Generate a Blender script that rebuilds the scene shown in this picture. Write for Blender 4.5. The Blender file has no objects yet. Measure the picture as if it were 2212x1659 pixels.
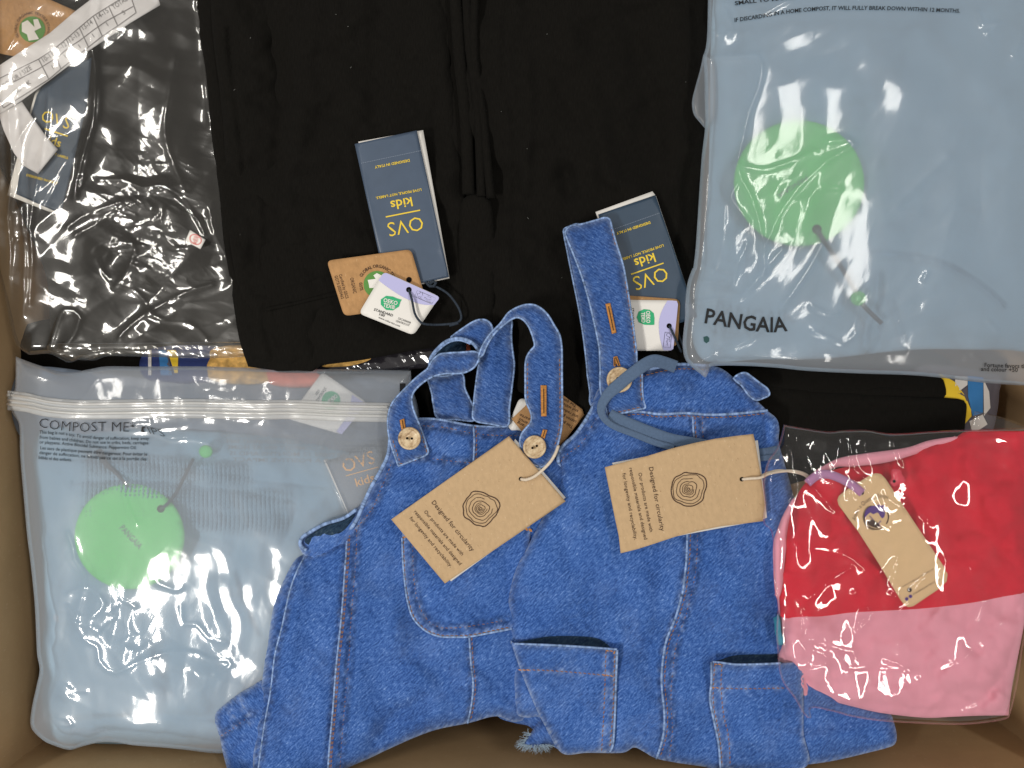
import bpy, math, random
import numpy as np
from mathutils import Vector
from mathutils.geometry import delaunay_2d_cdt
random.seed(7)
SC = bpy.context.scene
COL = SC.collection
# ---------------------------------------------------------------- camera, world, lamps, exposure
S = 0.0004            # metres per unit of the layout grid at table height z = 0
D = 0.64              # camera height over z = 0
CX, CY = 1106.0, 829.5
cam_d = bpy.data.cameras.new('camera'); cam = bpy.data.objects.new('camera', cam_d); COL.objects.link(cam)
cam.location = (0, 0, D); cam_d.sensor_width = 36.0
cam_d.lens = 36.0 * D / (2212 * S); cam_d.clip_start = 0.01; cam_d.clip_end = 50
SC.camera = cam
W = bpy.data.worlds.new('World'); SC.world = W; W.use_nodes = True
bg = W.node_tree.nodes['Background']; bg.inputs[0].default_value = (1.0, 0.965, 0.92, 1); bg.inputs[1].default_value = 0.32
SC.view_settings.view_transform = 'Standard'; SC.view_settings.look = 'None'
SC.view_settings.exposure = 0.0; SC.view_settings.gamma = 1.0
def lamp(loc, size, power, col):
    l = bpy.data.lights.new('ceiling_tube', 'AREA'); l.shape = 'RECTANGLE'; l.size, l.size_y = size
    l.energy = power; l.color = col
    o = bpy.data.objects.new('ceiling_tube', l); COL.objects.link(o); o.location = loc
lamp((-1.20, -0.86, 1.95), (0.16, 0.50), 35, (1.0, 0.97, 0.92))      # two rows of tubes on the ceiling
lamp((-1.25, 0.55, 1.95), (0.15, 0.70), 13, (1.0, 0.97, 0.92))
lamp((1.00, 0.60, 1.95), (0.15, 0.80), 11, (1.0, 0.98, 0.94))
lamp((1.05, -0.70, 1.95), (0.045, 1.00), 6, (1.0, 0.98, 0.94))
SC.cycles.transparent_max_bounces = 16
SC.cycles.max_bounces = 8

# ---------------------------------------------------------------- coordinates and paths
def Z(x0, y0, w, Wd=2212.0):
    k = w / Wd
    return lambda pts: [((x0 + p[0]*k)/1.82278, (y0 + p[1]*k)/1.82278) + tuple(p[2:]) for p in pts]
z1=Z(0,0,1000); z2=Z(0,700,1000); z3=Z(900,0,1000); z4=Z(1000,700,1000); z5=Z(1900,0,1000); z6=Z(2000,700,1000)
z7=Z(2600,0,1432); z8=Z(2600,700,1432); z9=Z(0,1350,1100); z10=Z(0,2100,1200,2155.0); z11=Z(1050,1250,1200)
z12=Z(800,2100,1250); z13=Z(2100,1250,1100); z14=Z(1900,2050,1300); z15=Z(2900,1600,1132,2209.0); z16=Z(2800,2250,1232)
def world(x, y, z):
    k = S*(D - z)/D
    return (x - CX)*k, -(y - CY)*k, z
def smooth(pts, step=6.0, closed=True):
    """Catmull-Rom through pts; a point whose third value is 1 stays a corner"""
    n = len(pts); P = [np.array(p[:2], float) for p in pts]; C = [len(p) > 2 and p[2] == 1 for p in pts]
    out = []
    for i in range(n if closed else n-1):
        j = (i+1) % n
        a, b = P[i], P[j]
        L = np.linalg.norm(b-a)
        if L < 1e-6: continue
        pi_, pj = P[(i-1) % n], P[(j+1) % n]
        if not closed and i == 0: pi_ = a
        if not closed and j == n-1: pj = b
        ta = (b-a) if C[i] else (b-pi_)*0.5
        tb = (b-a) if C[j] else (pj-a)*0.5
        la, lb = np.linalg.norm(ta), np.linalg.norm(tb)
        if la > 1.3*L: ta *= 1.3*L/la
        if lb > 1.3*L: tb *= 1.3*L/lb
        m = max(1, int(L/step))
        for k in range(m):
            t = k/m
            h = (2*t**3-3*t**2+1)*a + (t**3-2*t**2+t)*ta + (-2*t**3+3*t**2)*b + (t**3-t**2)*tb
            out.append((h[0], h[1]))
    if not closed: out.append(tuple(P[-1]))
    return out
def segdist(x, y, poly, closed=False):
    """distance of the points (x, y) to a polyline"""
    x = np.asarray(x, float); y = np.asarray(y, float)
    P = np.array([p[:2] for p in poly], float)
    if closed: P = np.vstack([P, P[:1]])
    best = np.full(x.shape, 1e12)
    for (ax, ay), (bx, by) in zip(P[:-1], P[1:]):
        dx, dy = bx-ax, by-ay; l2 = dx*dx+dy*dy
        if l2 < 1e-9: continue
        t = np.clip(((x-ax)*dx + (y-ay)*dy)/l2, 0, 1)
        d2 = (x-ax-t*dx)**2 + (y-ay-t*dy)**2
        np.minimum(best, d2, out=best)
    return np.sqrt(best)
def inside(x, y, poly):
    P = np.array([p[:2] for p in poly], float); Q = np.roll(P, -1, axis=0)
    c = np.zeros(np.shape(x), bool)
    for (ax, ay), (bx, by) in zip(P, Q):
        if ay == by: continue
        c ^= ((ay > y) != (by > y)) & (x < (bx-ax)*(y-ay)/(by-ay)+ax)
    return c
_rt = np.random.RandomState(3).rand(256, 256)
def vnoise(x, y, seed=0):
    x = np.asarray(x, float)+seed*17.3; y = np.asarray(y, float)+seed*9.7
    xi = np.floor(x).astype(int); yi = np.floor(y).astype(int); fx = x-xi; fy = y-yi
    fx = fx*fx*fx*(fx*(fx*6-15)+10); fy = fy*fy*fy*(fy*(fy*6-15)+10)
    g = lambda a, b: _rt[a & 255, b & 255]
    return (g(xi,yi)*(1-fx)+g(xi+1,yi)*fx)*(1-fy)+(g(xi,yi+1)*(1-fx)+g(xi+1,yi+1)*fx)*fy*1.0 - 0.5
def fbm(x, y, s, oc=3, seed=0):
    r = 0; a = 1.0
    for o in range(oc):
        r = r + a*vnoise(x/s, y/s, seed+o*5); s = s/2.03; a *= 0.5
    return r
def crumple(x, y, s, seed=0, oc=2, stretch=1.0, ang=0.0):
    """creased film: flat facets that meet in long straight creases, with smaller facets on top"""
    r = 0; a = 1.0
    for o in range(oc):
        c, n = math.cos(ang+o*0.9), math.sin(ang+o*0.9)
        u = (x*c+y*n)/stretch; v = -x*n+y*c
        u = u + s*0.55*fbm(x, y, s*2.2, 1, seed+31+o); v = v + s*0.55*fbm(x, y, s*2.2, 1, seed+47+o)
        u, v = u/s, v/s
        i, j = np.floor(u).astype(int), np.floor(v).astype(int); fx, fy = u-i, v-j
        h = lambda p, q: _rt[(p+seed*13+o*71) & 255, (q+seed*29) & 255]
        lo = h(i, j)+fx*(h(i+1, j)-h(i, j))+fy*(h(i, j+1)-h(i, j))
        hi = h(i+1, j+1)+(1-fx)*(h(i, j+1)-h(i+1, j+1))+(1-fy)*(h(i+1, j)-h(i+1, j+1))
        r = r + a*(np.where(fx+fy < 1, lo, hi)-0.5); s = s/2.2; a *= 0.40
    return r
# ---------------------------------------------------------------- objects
def prop(o, label=None, cat=None, group=None, kind=None):
    if label: o['label'] = label
    if cat: o['category'] = cat
    if group: o['group'] = group
    if kind: o['kind'] = kind
    return o
def thing(name, label, cat, at, group=None, z=0.0):
    o = bpy.data.objects.new(name, None); COL.objects.link(o); o.empty_display_size = 0.02
    o.location = world(at[0], at[1], z)
    return prop(o, label, cat, group)
def link(name, verts, faces, mat, parent=None, uv=None, attrs=None, smooth_=True, kind=None):
    me = bpy.data.meshes.new(name)
    me.from_pydata([tuple(v) for v in verts], [], [tuple(f) for f in faces])
    me.materials.append(mat)
    if smooth_: me.polygons.foreach_set('use_smooth', [True]*len(me.polygons))
    if uv is not None:
        l = me.uv_layers.new(name='UVMap'); vi = np.zeros(len(me.loops), int); me.loops.foreach_get('vertex_index', vi)
        l.data.foreach_set('uv', np.asarray(uv, float)[vi].ravel())
    for k, a in (attrs or {}).items():
        at = me.attributes.new(k, 'FLOAT', 'POINT'); at.data.foreach_set('value', np.asarray(a, float))
    me.update()
    o = bpy.data.objects.new(name, me); COL.objects.link(o)
    if parent is not None:
        o.parent = parent
        if parent.parent is None: o.location = -parent.location
    if kind: o['kind'] = kind
    return o
class Sheet:
    """a cloth, film or card: outline on the layout grid, a height over it and an edge that turns down"""
    def __init__(s, outline, base=0.0, edge=(0.0, 10.0), step=7.0, tilt=(0, 0), folds=(), noise=(), seams=(), extra=None, curve=True):
        s.out = smooth(outline, step, True) if curve else [p[:2] for p in outline]
        s.base, s.edge, s.step, s.tilt = base, edge, step, tilt
        s.folds = [(smooth(f[0], 12, False),)+tuple(f[1:]) for f in folds]
        s.noise, s.extra = noise, extra
        s.seams = [smooth(f, 12, False) for f in seams]
        P = np.array(s.out); s.c = P.mean(axis=0)
    def z(s, x, y, d=None):
        x = np.asarray(x, float); y = np.asarray(y, float)
        if d is None: d = segdist(x, y, s.out, True)
        r = s.base + s.tilt[0]*(x-s.c[0])/1000 + s.tilt[1]*(y-s.c[1])/1000
        if s.edge[0]: r = r + s.edge[0]*(1-np.exp(-d/s.edge[1])) - s.edge[0]
        for f in s.folds:
            dd = segdist(x, y, f[0]); w = f[2]
            r = r + (f[1]*0.45/(1+(dd/w)**2) if len(f) > 3 else f[1]*np.exp(-(dd/w)**2))
        for n in s.noise: r = r + n[0]*fbm(x, y, n[1], 3, n[2])
        for i, f in enumerate(s.seams):
            dd = segdist(x, y, f)
            r = r - 0.0018*np.exp(-(dd/3.8)**2) + 0.0026*vnoise(x/9, y/9, i+5)*np.exp(-(dd/11)**2)
        if s.extra: r = r + s.extra(x, y, d)
        return r
    def build(s, name, mat, parent=None, drop=0.004, inset=None, attrs=None, uvrot=0.0, kind=None):
        out = s.out
        P = np.array(out); st = s.step
        x0, y0 = P.min(axis=0); x1, y1 = P.max(axis=0)
        xs = np.arange(x0, x1, st); ys = np.arange(y0, y1, st*0.87)
        gx, gy = np.meshgrid(xs, ys); gx = gx + (np.arange(len(ys)) % 2)[:, None]*st*0.5
        gx = gx.ravel(); gy = gy.ravel()
        m = inside(gx, gy, out); gx, gy = gx[m], gy[m]
        d = segdist(gx, gy, out, True); m = d > st*0.45; gx, gy = gx[m], gy[m]
        pts = [Vector((float(a), float(b))) for a, b in out] + [Vector((float(a), float(b))) for a, b in zip(gx, gy)]
        n = len(out)
        vs, es, fs, ov, oe, of = delaunay_2d_cdt(pts, [], [list(range(n))], 1, 1e-4)
        X = np.array([v[0] for v in vs]); Y = np.array([v[1] for v in vs])
        dd = segdist(X, Y, out, True); zz = s.z(X, Y, dd)
        faces = []
        for f in fs:
            f = list(f); a = 0
            for i in range(len(f)): a += X[f[i]]*Y[f[(i+1) % len(f)]] - X[f[(i+1) % len(f)]]*Y[f[i]]
            faces.append(f[::-1] if a > 0 else f)
        if drop > 0:
            # boundary edges: those used once
            cnt = {}
            for f in faces:
                for i in range(len(f)):
                    a, b = f[i], f[(i+1) % len(f)]; cnt[(a, b)] = 1
            bnd = [(a, b) for (a, b) in cnt if (b, a) not in cnt]
            nxt = {a: b for a, b in bnd}; prv = {b: a for a, b in bnd}
            if inset is None: inset = drop/S*0.55
            idx = {}
            aX, aY, aZ = [], [], []
            for v in nxt:
                p, q = prv.get(v, v), nxt[v]
                tx, ty = X[q]-X[p], Y[q]-Y[p]; L = math.hypot(tx, ty) or 1
                # the faces wind clockwise on the y-down grid: inward normal
                nx, ny = ty/L, -tx/L
                for kk, (fi, fz) in enumerate(((0.12, 0.45), (1.0, 1.0))):
                    idx[(v, kk)] = len(X)+len(aX)
                    aX.append(X[v]+nx*inset*fi); aY.append(Y[v]+ny*inset*fi); aZ.append(zz[v]-drop*fz)
            for a, b in bnd:
                faces.append((b, a, idx[(a, 0)], idx[(b, 0)]))
                faces.append((idx[(b, 0)], idx[(a, 0)], idx[(a, 1)], idx[(b, 1)]))
            X = np.concatenate([X, aX]); Y = np.concatenate([Y, aY]); zz = np.concatenate([zz, aZ]); dd = np.concatenate([dd, np.zeros(len(aX))])
        wx, wy, wz = world(X, Y, zz)
        A = {}
        if attrs and 'wear' in attrs:
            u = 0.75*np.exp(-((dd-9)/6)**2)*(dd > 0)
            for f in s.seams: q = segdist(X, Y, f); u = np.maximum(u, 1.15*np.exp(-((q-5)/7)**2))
            u = np.maximum(u, 0.55*np.clip(1.6*fbm(X, Y, 90, 3, 77), 0, 1)); attrs = dict(attrs, seam_shade_dye=lambda x, y, d: u)  # mask for darker dye and painted shade beside seams and edges
        for k, fn in (attrs or {}).items(): A[k] = np.clip(fn(X, Y, dd), 0, 1) if callable(fn) else np.full(len(X), fn)
        c, sn = math.cos(uvrot), math.sin(uvrot)
        uv = np.stack([(X*c-Y*sn)/1000, (X*sn+Y*c)/1000], 1)
        return link(name, np.stack([wx, wy, wz], 1), faces, mat, parent, uv, A, True, kind)
def tube(name, path, r, mat, parent, z, seg=8, step=5.0, kind=None, closed=False, taper=None):
    """round cord along a path; z: number, list per control point or function (x, y)"""
    if isinstance(z, (list, tuple)):
        P0 = np.array([p[:2] for p in path], float); L0 = np.concatenate([[0], np.cumsum(np.linalg.norm(np.diff(P0, axis=0), axis=1))])
        sp = np.array(smooth(path, step, False)); L = np.concatenate([[0], np.cumsum(np.linalg.norm(np.diff(sp, axis=0), axis=1))])
        zz = np.interp(L/L[-1], L0/L0[-1], z)
    else:
        sp = np.array(smooth(path, step, closed))
        zz = z(sp[:, 0], sp[:, 1]) if callable(z) else np.full(len(sp), z)
    X, Y, Zz = world(sp[:, 0], sp[:, 1], zz); P = np.stack([X, Y, Zz], 1); n = len(P)
    rr = r*S
    V, F = [], []
    for i in range(n):
        t = P[(i+1) % n]-P[i-1] if closed else P[min(i+1, n-1)]-P[max(i-1, 0)]
        t = t/(np.linalg.norm(t)+1e-12); a = np.cross(t, (0, 0, 1)); a = a/(np.linalg.norm(a)+1e-12); b = np.cross(a, t)
        k = rr*(taper(i/(n-1)) if taper else 1)
        for j in range(seg):
            th = 2*math.pi*j/seg; V.append(P[i]+a*math.cos(th)*k+b*math.sin(th)*k)
    for i in range(n if closed else n-1):
        for j in range(seg):
            a = i*seg+j; b = i*seg+(j+1) % seg; i2 = (i+1) % n
            F.append((a, b, i2*seg+(j+1) % seg, i2*seg+j))
    if not closed:
        F.append(tuple(range(seg))[::-1]); F.append(tuple((n-1)*seg+j for j in range(seg)))
    uv = [(sp[i // seg][0]/1000, sp[i // seg][1]/1000) for i in range(len(V))]
    return link(name, V, F, mat, parent, uv, None, True, kind)
def stitches(paths, mat, parent, zf, length=7.0, gap=3.0, r=1.25, name='stitching'):
    """rows of raised thread, one small rod per stitch"""
    V, F = [], []
    for path in paths:
        sp = np.array(smooth(path, 2.0, False)); L = np.concatenate([[0], np.cumsum(np.linalg.norm(np.diff(sp, axis=0), axis=1))])
        s = 0.0
        cs = []
        while s+length < L[-1]:
            cs.append((s, s+length)); s += length+gap
        for a, b in cs:
            e = []
            for q in (a, (a+b)/2, b): e.append((np.interp(q, L, sp[:, 0]), np.interp(q, L, sp[:, 1])))
            e = np.array(e); t = e[2]-e[0]; t = t/(np.linalg.norm(t)+1e-9); nn = np.array((-t[1], t[0]))
            slant = nn*0.7
            zz = zf(e[:, 0], e[:, 1]); k0 = len(V)
            for i, (h, w) in enumerate(((0.0, 0.55), (0.9, 1.0), (0.0, 0.55))):
                c = e[i]+slant*(i-1)
                for off, up in ((-1, -0.3), (0, 1.0), (1, -0.3)):
                    q = c+nn*off*r*w
                    V.append(world(q[0], q[1], zz[i]+0.00022*h+0.0004*up*w))
            for i in range(2):
                for j in range(2):
                    a_ = k0+i*3+j; F.append((a_, a_+1, a_+4, a_+3))
    return link(name, V, F, mat, parent, None, None, True, 'stuff')
# lettering: the built-in font turned into meshes
_fc = bpy.data.curves.new('font', 'FONT'); _fo = bpy.data.objects.new('font', _fc); COL.objects.link(_fo)
def glyphs(body, bold=0.0, res=3):
    _fc.body = body; _fc.resolution_u = res; _fc.offset = bold; _fc.size = 1.0
    dg = bpy.context.evaluated_depsgraph_get(); dg.update()
    me = bpy.data.meshes.new_from_object(_fo.evaluated_get(dg))
    n = len(me.vertices); co = np.zeros(n*3); me.vertices.foreach_get('co', co); co = co.reshape(-1, 3)
    F = [tuple(p.vertices) for p in me.polygons]
    bpy.data.meshes.remove(me)
    return co[:, :2].copy(), F
def text(lines, mat, parent, zf, name='lettering', eps=0.0004, kind=None):
    """lines: dicts with s, at (centre or start), dir, h (capital height), w (total width or None), align, mirror, bold, shear, path"""
    if len(lines) > 1:
        return [text([t], mat, parent, zf, name, eps, kind) for t in lines]
    V, F, UV = [], [], []
    for t in lines:
        co, fs = glyphs(t['s'], t.get('bold', 0.0), t.get('res', 2))
        if len(co) == 0: continue
        u, v = co[:, 0], co[:, 1]
        u0, u1 = u.min(), u.max(); h = t['h']/0.70
        sx = h if t.get('w') is None else t['w']/(u1-u0)
        u = (u-u0)*sx; wid = (u1-u0)*sx; v = v*h
        u = u + v*t.get('shear', 0.0)
        if t.get('vc', False): v = v - t['h']/2
        if t.get('path'):
            sp = np.array(smooth(t['path'], 3, False)); L = np.concatenate([[0], np.cumsum(np.linalg.norm(np.diff(sp, axis=0), axis=1))])
            if t.get('w') is None and t.get('fit', True): u = u*L[-1]/wid
            bx = np.interp(u, L, sp[:, 0]); by = np.interp(u, L, sp[:, 1])
            e = 2.0
            tx = np.interp(u+e, L, sp[:, 0])-np.interp(u-e, L, sp[:, 0]); ty = np.interp(u+e, L, sp[:, 1])-np.interp(u-e, L, sp[:, 1])
            l = np.hypot(tx, ty)+1e-9; tx, ty = tx/l, ty/l
            X = bx + v*ty; Y = by - v*tx
        else:
            dx, dy = t.get('dir', (1, 0)); l = math.hypot(dx, dy); dx, dy = dx/l, dy/l
            if t.get('align', 'C') == 'C': u = u-wid/2
            ux, uy = (dy, -dx)
            if t.get('mirror'): ux, uy = -ux, -uy
            X = t['at'][0]+u*dx+v*ux; Y = t['at'][1]+u*dy+v*uy
            if t.get('wob'): Y = Y + t['wob']*fbm(X, Y, 40, 2, 3)*2
        z = zf(X, Y)+eps
        k = len(V); x, y, z = world(X, Y, z)
        V += list(zip(x, y, z))
        for f in fs:
            q = [i+k for i in f]
            a = sum(x[f[i]]*y[f[(i+1) % len(f)]]-x[f[(i+1) % len(f)]]*y[f[i]] for i in range(len(f)))
            F.append(q if a > 0 else q[::-1])
    return link(name, V, F, mat, parent, None, None, False, kind)
def strokes(polys, w, mat, parent, zf, name='printed_lines', eps=0.0004, closed=False):
    """flat printed lines"""
    V, F = [], []
    for pl in polys:
        wd = w
        if isinstance(pl, tuple): pl, wd = pl
        sp = np.array(pl, float)
        n = len(sp); k = len(V)
        for i in range(n):
            t = sp[(i+1) % n]-sp[i-1] if closed else sp[min(i+1, n-1)]-sp[max(i-1, 0)]
            t = t/(np.linalg.norm(t)+1e-9); nn = np.array((-t[1], t[0]))*wd/2
            for q in (sp[i]-nn, sp[i]+nn):
                zz = float(zf(np.array([q[0]]), np.array([q[1]]))[0])+eps
                V.append(world(q[0], q[1], zz))
        for i in range(n if closed else n-1):
            a = k+2*i; b = k+2*((i+1) % n); F.append((a, b, b+1, a+1))
    return link(name, V, F, mat, parent, None, None, False)
def patch(outline, mat, parent, zf, name, eps=0.0004, step=9.0, curve=True, holes=None):
    """flat print of a given outline lying on a sheet"""
    sh = Sheet(outline, 0.0, step=step, curve=curve)
    sh.z = lambda x, y, d=None: zf(np.asarray(x, float), np.asarray(y, float))+eps
    return sh.build(name, mat, parent, drop=0)
def disc(c, r, n=40, rx=None):
    return [(c[0]+(rx or r)*math.cos(2*math.pi*i/n), c[1]+r*math.sin(2*math.pi*i/n)) for i in range(n)]
def rrect(corners, r, n=4):
    """rounded corners of a quad"""
    P = [np.array(c[:2], float) for c in corners]; out = []
    for i in range(4):
        a, b, c = P[i-1], P[i], P[(i+1) % 4]
        u = (a-b)/np.linalg.norm(a-b); v = (c-b)/np.linalg.norm(c-b)
        for k in range(n+1):
            t = k/n; out.append(tuple(b+u*r*(1-t)**2+v*r*t**2))
    return out
# ---------------------------------------------------------------- materials
def new_mat(name):
    m = bpy.data.materials.new(name); m.use_nodes = True; nt = m.node_tree; nt.nodes.clear()
    o = nt.nodes.new('ShaderNodeOutputMaterial')
    return m, nt, o
class N:
    def __init__(s, nt): s.nt = nt
    def __call__(s, t, ins=None, **kw):
        n = s.nt.nodes.new('ShaderNode'+t)
        for k, v in kw.items(): setattr(n, k, v)
        for k, v in (ins or {}).items():
            if hasattr(v, 'is_linked') or hasattr(v, 'node'): s.nt.links.new(v, n.inputs[k])
            else: n.inputs[k].default_value = v
        return n
def M(n, op, a, b=0.0, clamp=False):
    m = n('Math', {0: a, 1: b}, operation=op); m.use_clamp = clamp; return m.outputs[0]
def MIX(n, f, a, b):
    m = n('Mix', data_type='RGBA')
    for k, v in ((0, f), (6, a), (7, b)):
        if hasattr(v, 'node'): n.nt.links.new(v, m.inputs[k])
        else: m.inputs[k].default_value = v
    return m.outputs[2]
def c4(c): return (c[0], c[1], c[2], 1.0)
def srgb(r, g, b, k=1.0):
    f = lambda v: ((v/255+0.055)/1.055)**2.4 if v > 10 else v/255/12.92
    return (f(r)*k, f(g)*k, f(b)*k)
def uvmap(n, rot=0.0, sc=(1, 1, 1)):
    u = n('TexCoord').outputs['UV']
    if rot: u = n('Mapping', {'Vector': u, 'Rotation': (0, 0, rot)}).outputs[0]
    return n('Mapping', {'Vector': u, 'Scale': sc}).outputs[0]
def denim(name, rot, dark=1.0, tint=(1, 1, 1)):
    m, nt, o = new_mat(name); n = N(nt)
    tw = n('TexNoise', {'Vector': uvmap(n, rot, (90, 300, 1)), 'Scale': 1.0, 'Detail': 2.0, 'Roughness': 0.5}).outputs[0]
    gr = n('TexNoise', {'Vector': uvmap(n, rot, (330, 330, 1)), 'Scale': 1.0, 'Detail': 2.0}).outputs[0]
    mo = n('TexNoise', {'Vector': uvmap(n, 0, (14, 11, 1)), 'Scale': 1.0, 'Detail': 5.0, 'Roughness': 0.65}).outputs[0]
    f = M(n, 'ADD', M(n, 'ADD', M(n, 'MULTIPLY', tw, 1.15), M(n, 'MULTIPLY', gr, 0.65)), M(n, 'MULTIPLY', mo, 0.50))
    f = M(n, 'MULTIPLY', M(n, 'SUBTRACT', f, 0.72), 1.12, True)
    r = n('ValToRGB', {0: f}); cr = r.color_ramp
    cs = [(0.0, (0.010, 0.034, 0.140)), (0.38, (0.028, 0.088, 0.300)), (0.70, (0.078, 0.172, 0.455)), (1.0, (0.25, 0.38, 0.66))]
    cr.elements[0].position = 0; cr.elements[1].position = 1
    cr.elements[0].color = c4([c*dark*t for c, t in zip(cs[0][1], tint)]); cr.elements[1].color = c4([c*dark*t for c, t in zip(cs[3][1], tint)])
    for p, c in cs[1:3]:
        e = cr.elements.new(p); e.color = c4([q*dark*t for q, t in zip(c, tint)])
    w = n('Attribute', attribute_name='wear').outputs['Fac']
    wn = n('TexNoise', {'Vector': uvmap(n, rot, (60, 160, 1)), 'Scale': 1.0, 'Detail': 3.0}).outputs[0]
    wf = M(n, 'MULTIPLY', w, M(n, 'MULTIPLY', M(n, 'SUBTRACT', wn, 0.30), 3.2, True), True)
    col = MIX(n, wf, r.outputs[0], c4([c*dark for c in (0.33, 0.42, 0.60)]))
    shade_dye = n('Attribute', attribute_name='seam_shade_dye').outputs['Fac']
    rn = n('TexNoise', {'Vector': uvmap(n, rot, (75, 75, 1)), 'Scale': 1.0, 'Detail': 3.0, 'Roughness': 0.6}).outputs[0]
    rf = M(n, 'MULTIPLY', M(n, 'MULTIPLY', shade_dye, M(n, 'MULTIPLY', M(n, 'SUBTRACT', rn, 0.36), 4.0, True), True), 0.80)
    col = MIX(n, rf, col, c4([c*dark for c in (0.011, 0.034, 0.125)]))  # dark indigo: less faded dye, with seam shade also put into the colour
    bp = n('Bump', {'Height': M(n, 'ADD', tw, M(n, 'MULTIPLY', gr, 0.5)), 'Strength': 0.18, 'Distance': 0.0005}).outputs[0]
    p = n('BsdfPrincipled', {'Base Color': col, 'Roughness': 0.92, 'Specular IOR Level': 0.18, 'Sheen Weight': 0.08, 'Normal': bp})
    nt.links.new(p.outputs[0], o.inputs[0]); return m
def plain(name, col, rough=0.7, spec=0.3, var=0.0, vs=(40, 40, 1), bump=0.0, bs=(300, 300, 1), sheen=0.0, rot=0.0, flecks=None, bd=0.0004):
    m, nt, o = new_mat(name); n = N(nt); c = c4(col)
    if var:
        t = n('TexNoise', {'Vector': uvmap(n, rot, vs), 'Scale': 1.0, 'Detail': 4.0, 'Roughness': 0.6}).outputs[0]
        c = MIX(n, M(n, 'MULTIPLY', M(n, 'SUBTRACT', t, 0.3), 2.5, True), c4([q*(1-var) for q in col]), c4([min(1, q*(1+var)) for q in col]))
    if flecks:
        for i, (fc, sc, th) in enumerate(flecks):
            t = n('TexNoise', {'Vector': uvmap(n, 0.6*i, (sc, sc*0.5, 1)), 'Scale': 1.0, 'Detail': 2.0}).outputs[0]
            c = MIX(n, M(n, 'MULTIPLY', M(n, 'SUBTRACT', t, th), 9.0, True), c, c4(fc))
    p = n('BsdfPrincipled', {'Base Color': c, 'Roughness': rough, 'Specular IOR Level': spec, 'Sheen Weight': sheen})
    if bump:
        t = n('TexNoise', {'Vector': uvmap(n, rot, bs), 'Scale': 1.0, 'Detail': 3.0}).outputs[0]
        nt.links.new(n('Bump', {'Height': t, 'Strength': bump, 'Distance': bd}).outputs[0], p.inputs['Normal'])
    nt.links.new(p.outputs[0], o.inputs[0]); return m
def film(name, milk, milkcol, rough=0.06, tint=(1, 1, 1), refl=1.7, b1=(0.0011, 34), b2=(0.0004, 110), rot=0.3, st=(1, 1.6, 1), trans=0.5, spec=1.0, soft_=0.3, cap=0.45):
    """thin plastic: clear or milky, creased; attribute crumple scales the fine creases"""
    m, nt, o = new_mat(name); n = N(nt)
    at = n('Attribute', attribute_name='crumple').outputs['Fac']
    def ridge(sc, dt):
        v = uvmap(n, rot, tuple(sc*q for q in st))
        wv = n('TexNoise', {'Vector': v, 'Scale': 0.45, 'Detail': 1.0}).outputs['Color']
        vm = n('VectorMath', {0: wv, 1: (1.8, 1.8, 1.8)}, operation='MULTIPLY').outputs[0]
        v2 = n('VectorMath', {0: v, 1: vm}, operation='ADD').outputs[0]
        t = n('TexNoise', {'Vector': v2, 'Scale': 1.0, 'Detail': dt, 'Roughness': 0.45}).outputs[0]
        return M(n, 'ABSOLUTE', M(n, 'SUBTRACT', t, 0.5))
    h = M(n, 'ADD', M(n, 'MULTIPLY', ridge(b1[1], 1.0), b1[0]), M(n, 'MULTIPLY', ridge(b2[1], 1.5), b2[0]))
    h = M(n, 'MULTIPLY', M(n, 'MULTIPLY', h, -1000.0), M(n, 'ADD', M(n, 'MULTIPLY', at, 1.0), 0.06))
    bp = n('Bump', {'Height': h, 'Strength': 1.0, 'Distance': 0.003}).outputs[0]
    tr = n('BsdfTransparent', {0: c4(tint)}).outputs[0]
    df = n('BsdfDiffuse', {0: c4(milkcol)}).outputs[0]
    tl = n('BsdfTranslucent', {0: c4(milkcol)}).outputs[0]
    sc = n('MixShader', {0: trans, 1: df, 2: tl}).outputs[0]
    body = n('MixShader', {0: milk, 1: tr, 2: sc}).outputs[0]
    gl1 = n('BsdfGlossy', {'Color': (spec, spec*0.985, spec*0.96, 1), 'Roughness': rough, 'Normal': bp}).outputs[0]
    gl2 = n('BsdfGlossy', {'Color': (spec, spec*0.985, spec*0.96, 1), 'Roughness': 0.32, 'Normal': bp}).outputs[0]
    gl = n('MixShader', {0: soft_, 1: gl1, 2: gl2}).outputs[0]
    fr = n('Fresnel', {'IOR': 1.5, 'Normal': bp}).outputs[0]
    fr = M(n, 'MINIMUM', M(n, 'MULTIPLY', fr, refl, True), cap)
    fin = n('MixShader', {0: fr, 1: body, 2: gl}).outputs[0]
    nt.links.new(fin, o.inputs[0]); return m
def coconut(name):
    m, nt, o = new_mat(name); n = N(nt)
    t = n('TexNoise', {'Vector': uvmap(n, 0.7, (45, 75, 1)), 'Scale': 1.0, 'Detail': 5.0, 'Roughness': 0.65}).outputs[0]
    r = n('ValToRGB', {0: t}); cr = r.color_ramp
    cr.elements[0].position = 0.30; cr.elements[0].color = (0.10, 0.045, 0.018, 1)
    cr.elements[1].position = 0.60; cr.elements[1].color = (0.66, 0.52, 0.33, 1)
    e = cr.elements.new(0.45); e.color = (0.45, 0.31, 0.17, 1)
    p = n('BsdfPrincipled', {'Base Color': r.outputs[0], 'Roughness': 0.38, 'Specular IOR Level': 0.5})
    nt.links.new(p.outputs[0], o.inputs[0]); return m
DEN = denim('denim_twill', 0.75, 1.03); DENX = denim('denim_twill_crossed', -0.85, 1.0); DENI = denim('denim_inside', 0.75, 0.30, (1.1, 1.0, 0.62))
DENB = denim('denim_bib', 0.75, 0.98)
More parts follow.
